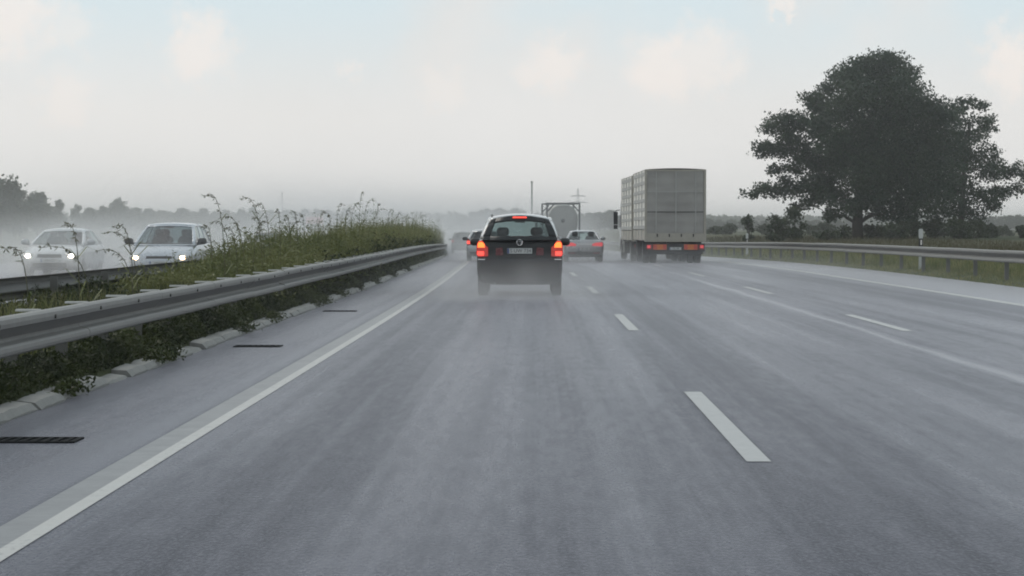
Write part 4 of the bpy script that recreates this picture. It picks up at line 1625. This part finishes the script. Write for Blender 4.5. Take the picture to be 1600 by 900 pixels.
def far_tree(px, top, s, kind, label, group, wpx=None):
    k = F / s
    X = (px - 838) / k
    t = X + shift(s)
    gz = ground_z(s, t)
    h = EYE + (356 - top) / k - gz
    tm, cm = KINDS[kind]
    base_h = (11, 12, 10, 9)[kind]
    base_w = (9, 7, 12, 6)[kind]
    sz_ = h / base_h
    sx = sz_ if wpx is None else (wpx / k) / base_w
    r = thing('far_tree', label, 'tree', (X, s, gz - .1), random.random() * 6.28, group)
    r.scale = (sx, sx, sz_)
    link('trunk', tm, None, r)
    link('crown', cm, None, r)
    return r


random.seed(11)
GL = 'trees along the oncoming side'
far_tree(0, 277, 300, 2, 'tallest dark tree at the picture edge behind the oncoming cars', GL, 100)
far_tree(-45, 262, 290, 0, 'dark tree mostly cut off by the picture edge, behind the tallest one', GL, 90)
far_tree(58, 301, 340, 0, 'rounded grey-green tree beside the tallest dark tree', GL, 64)
far_tree(30, 318, 360, 3, 'small hazy tree tucked between the two dark trees', GL, 40)
far_tree(92, 310, 420, 1, 'slender hazy tree after the rounded grey-green one', GL, 26)
far_tree(118, 318, 450, 3, 'small hazy tree in the gap of the treeline', GL, 24)
far_tree(140, 325, 470, 0, 'low hazy tree left of the domed one in the treeline', GL, 34)
far_tree(158, 321, 455, 3, 'hazy shoulder tree touching the domed tree', GL, 34)
far_tree(184, 310, 460, 2, 'domed hazy tree standing out of the treeline above the pale blue van', GL, 46)
far_tree(212, 325, 520, 0, 'faint tree just after the domed tree', GL, 40)
for i, px in enumerate(range(236, 640, 17)):
    far_tree(px + random.uniform(-6, 6), 327 + random.uniform(-3, 4) + max(0, px - 420) * .02, random.uniform(620, 820), random.randrange(4),
             'faint hazy tree beyond the oncoming lanes, %s from the domed tree' % ORD[i], 'faint treeline trees', random.uniform(26, 42))
for i, (px, top) in enumerate(((708, 340), (722, 336), (738, 331), (752, 327), (762, 325), (780, 326), (792, 328), (806, 326), (818, 328), (838, 332), (852, 333))):
    far_tree(px, top, random.uniform(700, 800), random.randrange(4), 'faint tree on the low rise above the people carrier, %s from the weeds side' % ORD[i], 'trees on the low rise', random.uniform(22, 34))
for i, px in enumerate(range(912, 966, 11)):
    far_tree(px + random.uniform(-3, 3), 330 + random.uniform(-2, 3), random.uniform(680, 780), random.randrange(4), 'hazy tree in the wood between tank and lorry, %s from the tank' % ORD[i], 'wood behind the lorry', random.uniform(26, 40))
for i, px in enumerate(range(1108, 1330, 17)):
    far_tree(px + random.uniform(-4, 4), 342 + random.uniform(-2, 3), random.uniform(800, 1000), random.randrange(4), 'faint blue tree on the horizon, %s from the lorry towards the oak' % ORD[i], 'horizon trees between lorry and oak', random.uniform(24, 36))
for i, px in enumerate(range(1545, 1606, 14)):
    far_tree(px + random.uniform(-4, 4), 336 + random.uniform(-3, 3), random.uniform(800, 950), random.randrange(4), 'faint blue tree on the horizon past the oaks, %s from the oaks' % ORD[i], 'horizon trees past the oaks', random.uniform(24, 36))


def bush(px, top, s, wpx, label, group=None, seed=0, base=None):
    random.seed(seed)
    k = F / s
    X = (px - 838) / k
    gz = ground_z(s, X + shift(s))
    h = EYE + (356 - top) / k - gz
    w = wpx / k
    bl = []
    n = 10
    for i in range(n):
        a = random.random() * 2 * PI
        q = random.random()
        rad = w * .5 * random.uniform(.1, .8)
        r = random.uniform(.16, .26) * min(w, h * 1.4)
        z = min(h - r * .8, r * .6 + (h - r) * q * (1 - .45 * (2 * rad / w) ** 2))
        bl.append((rad * math.cos(a), rad * math.sin(a) * .8, z, r))
    bl.append((0, 0, h - .22 * min(w, h), .24 * min(w, h)))
    root = thing('bush', label, 'bush', (X, s, gz - .05), 0, group)
    b = MB()
    for q in bl:
        b.tube([(q[0] * .15, q[1] * .15, -.1), (q[0] * .6, q[1] * .6, q[2] * .5), q[:3]], [.06, .04, .015], 5)
    b.build('stem', M['bark'], root, True)
    V, Q = blob_leaves(bl, 34, .26)
    link('foliage', mesh_np('foliage', V, Q), M['bush_leaf'], root)


bush(1170, 334, 215, 27, 'small upright hazy bush next to the lorry, above the rail', seed=3)
bush(1210, 334, 205, 40, 'hazy bush with two humps left of the oak, its lower half', seed=4)
bush(1240, 322, 208, 40, 'taller hazy bush touching the tip of the lowest oak limb', seed=5)
UNDER = 'low dark bush in the hedge below the oaks'
for i, (px, top, w) in enumerate(((1290, 358, 50), (1318, 352, 50), (1362, 350, 46), (1392, 346, 50), (1425, 344, 54), (1458, 342, 50), (1490, 340, 52), (1520, 342, 52), (1548, 350, 44))):
    bush(px, top, 214 + (i % 3) * 6, w, UNDER + ', %s from the lorry side' % ORD[i], 'hedge below the oaks', seed=20 + i)
for i, (px, top, w, ss_) in enumerate(((1118, 352, 30, 330), (1140, 349, 34, 350), (1266, 350, 40, 340), (1288, 346, 40, 350), (1192, 350, 30, 345), (1570, 352, 40, 330))):
    bush(px, top, ss_, w, ('pale hazy shrub far behind the rail, %s from the lorry towards the oaks' % ORD[i]), 'hazy shrubs behind the rail', seed=60 + i)
bush(1592, 352, 218, 36, 'separate dark bush at the picture edge past the hedge', seed=40)


def far_wood(name, label, px0, px1, top, s, n):
    k = F / s
    cs, sz = [], []
    for i in range(n):
        px = random.uniform(px0, px1)
        ss_ = s * random.uniform(.95, 1.1)
        h = EYE + (356 - top) / k * random.uniform(.82, 1.05)
        X = (px - 838) / F * ss_
        m = 60
        d = unit_rand(m)
        r = random.uniform(3.5, 6)
        hh = h * .5
        c = np.array([X, ss_, hh]) + d * np.array([r, r, hh]) * (.6 + .45 * rng.random((m, 1)))
        cs.append(c)
        sz.append(np.full(m, 2.6))
    V, Q = leaves(np.concatenate(cs), np.concatenate(sz), .8)
    ob = link(name, mesh_np(name, V, Q), M['tree_leaf'])
    tag(ob, label, 'wood', None, 'stuff')


random.seed(5)
far_wood('far_wood', 'pale distant wood along the horizon behind the oncoming traffic', -200, 720, 331, 1250, 260)
far_wood('far_wood', 'pale blue distant wood low on the horizon past the lorry and oaks', 860, 1800, 337, 1500, 420)


# ------------------------------------------------------------------ far masts and building
mast = thing('mast', 'thin lone mast rising from the haze above the people carrier', 'mast', ((831 - 838) / 5.14, 700, .0))
MB().tube([(0, 0, -.3), (0, 0, 8), (0, 0, 15.6)], [.34, .30, .22], 8).build('pole', M['galv_post'], mast, True)
MB().box((0, 0, .1), (.7, .7, .5)).build('foot', M['concrete'], mast)
MB().box((0.0, 0, 15.3), (.8, .5, .4)).build('camera_head', M['galv_post'], mast)
pyl = thing('pylon', 'faint lattice pylon above the tank container lorry', 'pylon', ((903 - 838) / 2.57, 1400, .0))
pyl.scale = (1.45, 1.45, 1.45)
b = MB()
for sx in (-1, 1):
    for sy in (-1, 1):
        b.tube([(sx * 1.3, sy * 1.3, 0), (sx * .45, sy * .45, 10), (sx * .12, sy * .12, 17.5)], .11, 5)
b.build('leg_frame', M['galv_post'], pyl)
b = MB()
for i in range(8):
    w0, w1 = lerp(1.3, .4, i / 8), lerp(1.3, .4, (i + 1) / 8)
    for sx in (-1, 1):
        b.tube([(-sx * w0, -w0, i * 1.3), (sx * w1, -w1, i * 1.3 + 1.3)], .06, 4)
b.build('bracing', M['galv_post'], pyl)
for z, w in ((11.5, 4.2), (14.2, 3.2)):
    b = MB()
    b.tube([(-w, 0, z), (0, 0, z + .5), (w, 0, z)], .13, 5)
    b.tube([(-w, 0, z), (w, 0, z)], .1, 5)
    b.build('cross_arm', M['galv_post'], pyl)
ms2 = thing('mast', 'short thin mast in the haze above the third oncoming car', 'mast', ((441 - 838) / 5.14, 700, 0))
ms2.scale = (0.9, 0.9, 1.5)
MB().tube([(0, 0, -.3), (0, 0, 4), (0, 0, 8.2)], [.16, .13, .09], 8).build('pole', M['galv_post'], ms2, True)
MB().box((0, 0, 7.9), (.5, .25, .2)).build('lamp_head', M['galv_post'], ms2)
hs = thing('farm_building', 'hazy square building poking above the trees on the low rise', 'building', ((770 - 838) / 5.0, 720, 0))
hs.scale = (1.2, 1.2, 1.2)
hm_ = mat('hazy_render', (0.22, 0.22, 0.22), .8)
rm_ = mat('dark_roof_tiles', (0.12, 0.10, 0.10), .8)
MB().box((0, 0, 2.6), (3.2, 4, 5.6)).build('tower_wall', hm_, hs)
MB().box((5, 1, 1.8), (7, 6, 3.6)).build('wall', hm_, hs)
MB().loft([[(1.3, -2.4, 3.6), (8.7, -2.4, 3.6), (5, -2.4, 5.3)], [(1.3, 4.4, 3.6), (8.7, 4.4, 3.6), (5, 4.4, 5.3)]]).build('roof', rm_, hs)
rf_ = MB().box((0, 0, 5.65), (3.6, 4.4, .3)).build('flat_roof', rm_, hs)
for x in (-.8, .8):
    MB().box((x, -2.01, 4.1), (.8, .08, 1.0)).build('window', M['glass_dark'], hs)


# ------------------------------------------------------------------ haze and road spray
def vol_box(name, label, lo, hi, density, colour=(.97, .975, .98), hetero=False, cat=None, noise_scale=3.0, aniso=0.7):
    c = [(a + b_) / 2 for a, b_ in zip(lo, hi)]
    m = bpy.data.materials.new(name)
    m.use_nodes = True
    t = m.node_tree
    t.nodes.remove(t.nodes['Principled BSDF'])
    pv = NN(t, 'ShaderNodeVolumePrincipled')
    pv.inputs['Color'].default_value = (*colour, 1)
    pv.inputs['Anisotropy'].default_value = aniso
    pv.inputs['Density'].default_value = density
    if hetero:
        tc = NN(t, 'ShaderNodeTexCoord')
        sep = NN(t, 'ShaderNodeSeparateXYZ')
        t.links.new(tc.outputs['Generated'], sep.inputs[0])

        def hump(v, pw=1.0):
            a = math_n(t, 'MULTIPLY_ADD', v, 2.0, -1.0)
            return math_n(t, 'SUBTRACT', 1.0, math_n(t, 'MULTIPLY', a, a), clamp=True)
        fx, fy = hump(sep.outputs[0]), hump(sep.outputs[1])
        fz = math_n(t, 'POWER', math_n(t, 'SUBTRACT', 1.0, sep.outputs[2], clamp=True), 1.6)
        nz = mapr(t, noise(t, tc.outputs['Object'], noise_scale, 3.0), .3, .75, .15, 1.4)
        d = math_n(t, 'MULTIPLY', math_n(t, 'MULTIPLY', fx, fy), math_n(t, 'MULTIPLY', fz, nz))
        t.links.new(math_n(t, 'MULTIPLY', d, density), pv.inputs['Density'])
    t.links.new(pv.outputs[0], t.nodes['Material Output'].inputs['Volume'])
    b = MB().box((0, 0, 0), tuple(b_ - a for a, b_ in zip(lo, hi)))
    o = b.build(name, m, None, False, c)
    tag(o, label, cat, None, 'stuff')
    return o


vol_box('haze', 'thin rain haze over the whole landscape', (-2900, -60, -2.2), (2900, 4300, 21.0), 0.00046, colour=(.99, .985, .99), aniso=0.82)


def spray(label, px, k, w, L, h, dens, back=3.0, sc=.9):
    s = F / k
    X = (px - 838) / k
    z = zr(s)
    vol_box('spray', label, (X - w / 2, s - back, z + .02), (X + w / 2, s - back + L, z + h), dens, hetero=True, cat='spray', noise_scale=sc)


spray('fine tyre spray swirling round the wheels of the dark people carrier', 812, 75, 3.8, 6.6, 1.0, .46, 6)
spray('tyre spray behind the silver sedan', 911, 35.2, 3.4, 12, 1.5, .16, 6)
spray('tyre spray behind the pale hatchback', 757, 34, 3.4, 12, 1.5, .16, 6)
spray('tyre spray round the lorry and trailer wheels', 1045, 37.6, 4.6, 28, 1.9, .07, 6)
spray('bright spray round the whitish oncoming saloon', 74, 54.5, 6.0, 18, 2.0, .5, 6)
spray('bright spray round the pale blue oncoming van', 246, 59, 5.0, 16, 1.8, .26, 4)
spray('bright spray round the third oncoming car', 412, 31, 5.5, 22, 2.2, .16, 6)
vol_box('spray', 'bank of drifting spray over the oncoming carriageway', (-38, 60, -.7), (-7.5, 340, 6.5), .028, hetero=True, cat='spray', noise_scale=.12)
vol_box('spray', 'bank of drifting spray over the road far ahead', (-22, 112, -.7), (9, 340, 6.0), .040, hetero=True, cat='spray', noise_scale=.12)
vol_box('spray', 'thin ground mist of fine spray lying low over the wet lanes', (-6, 14, -.55), (13.5, 140, .95), .035, hetero=True, cat='spray', noise_scale=.25)
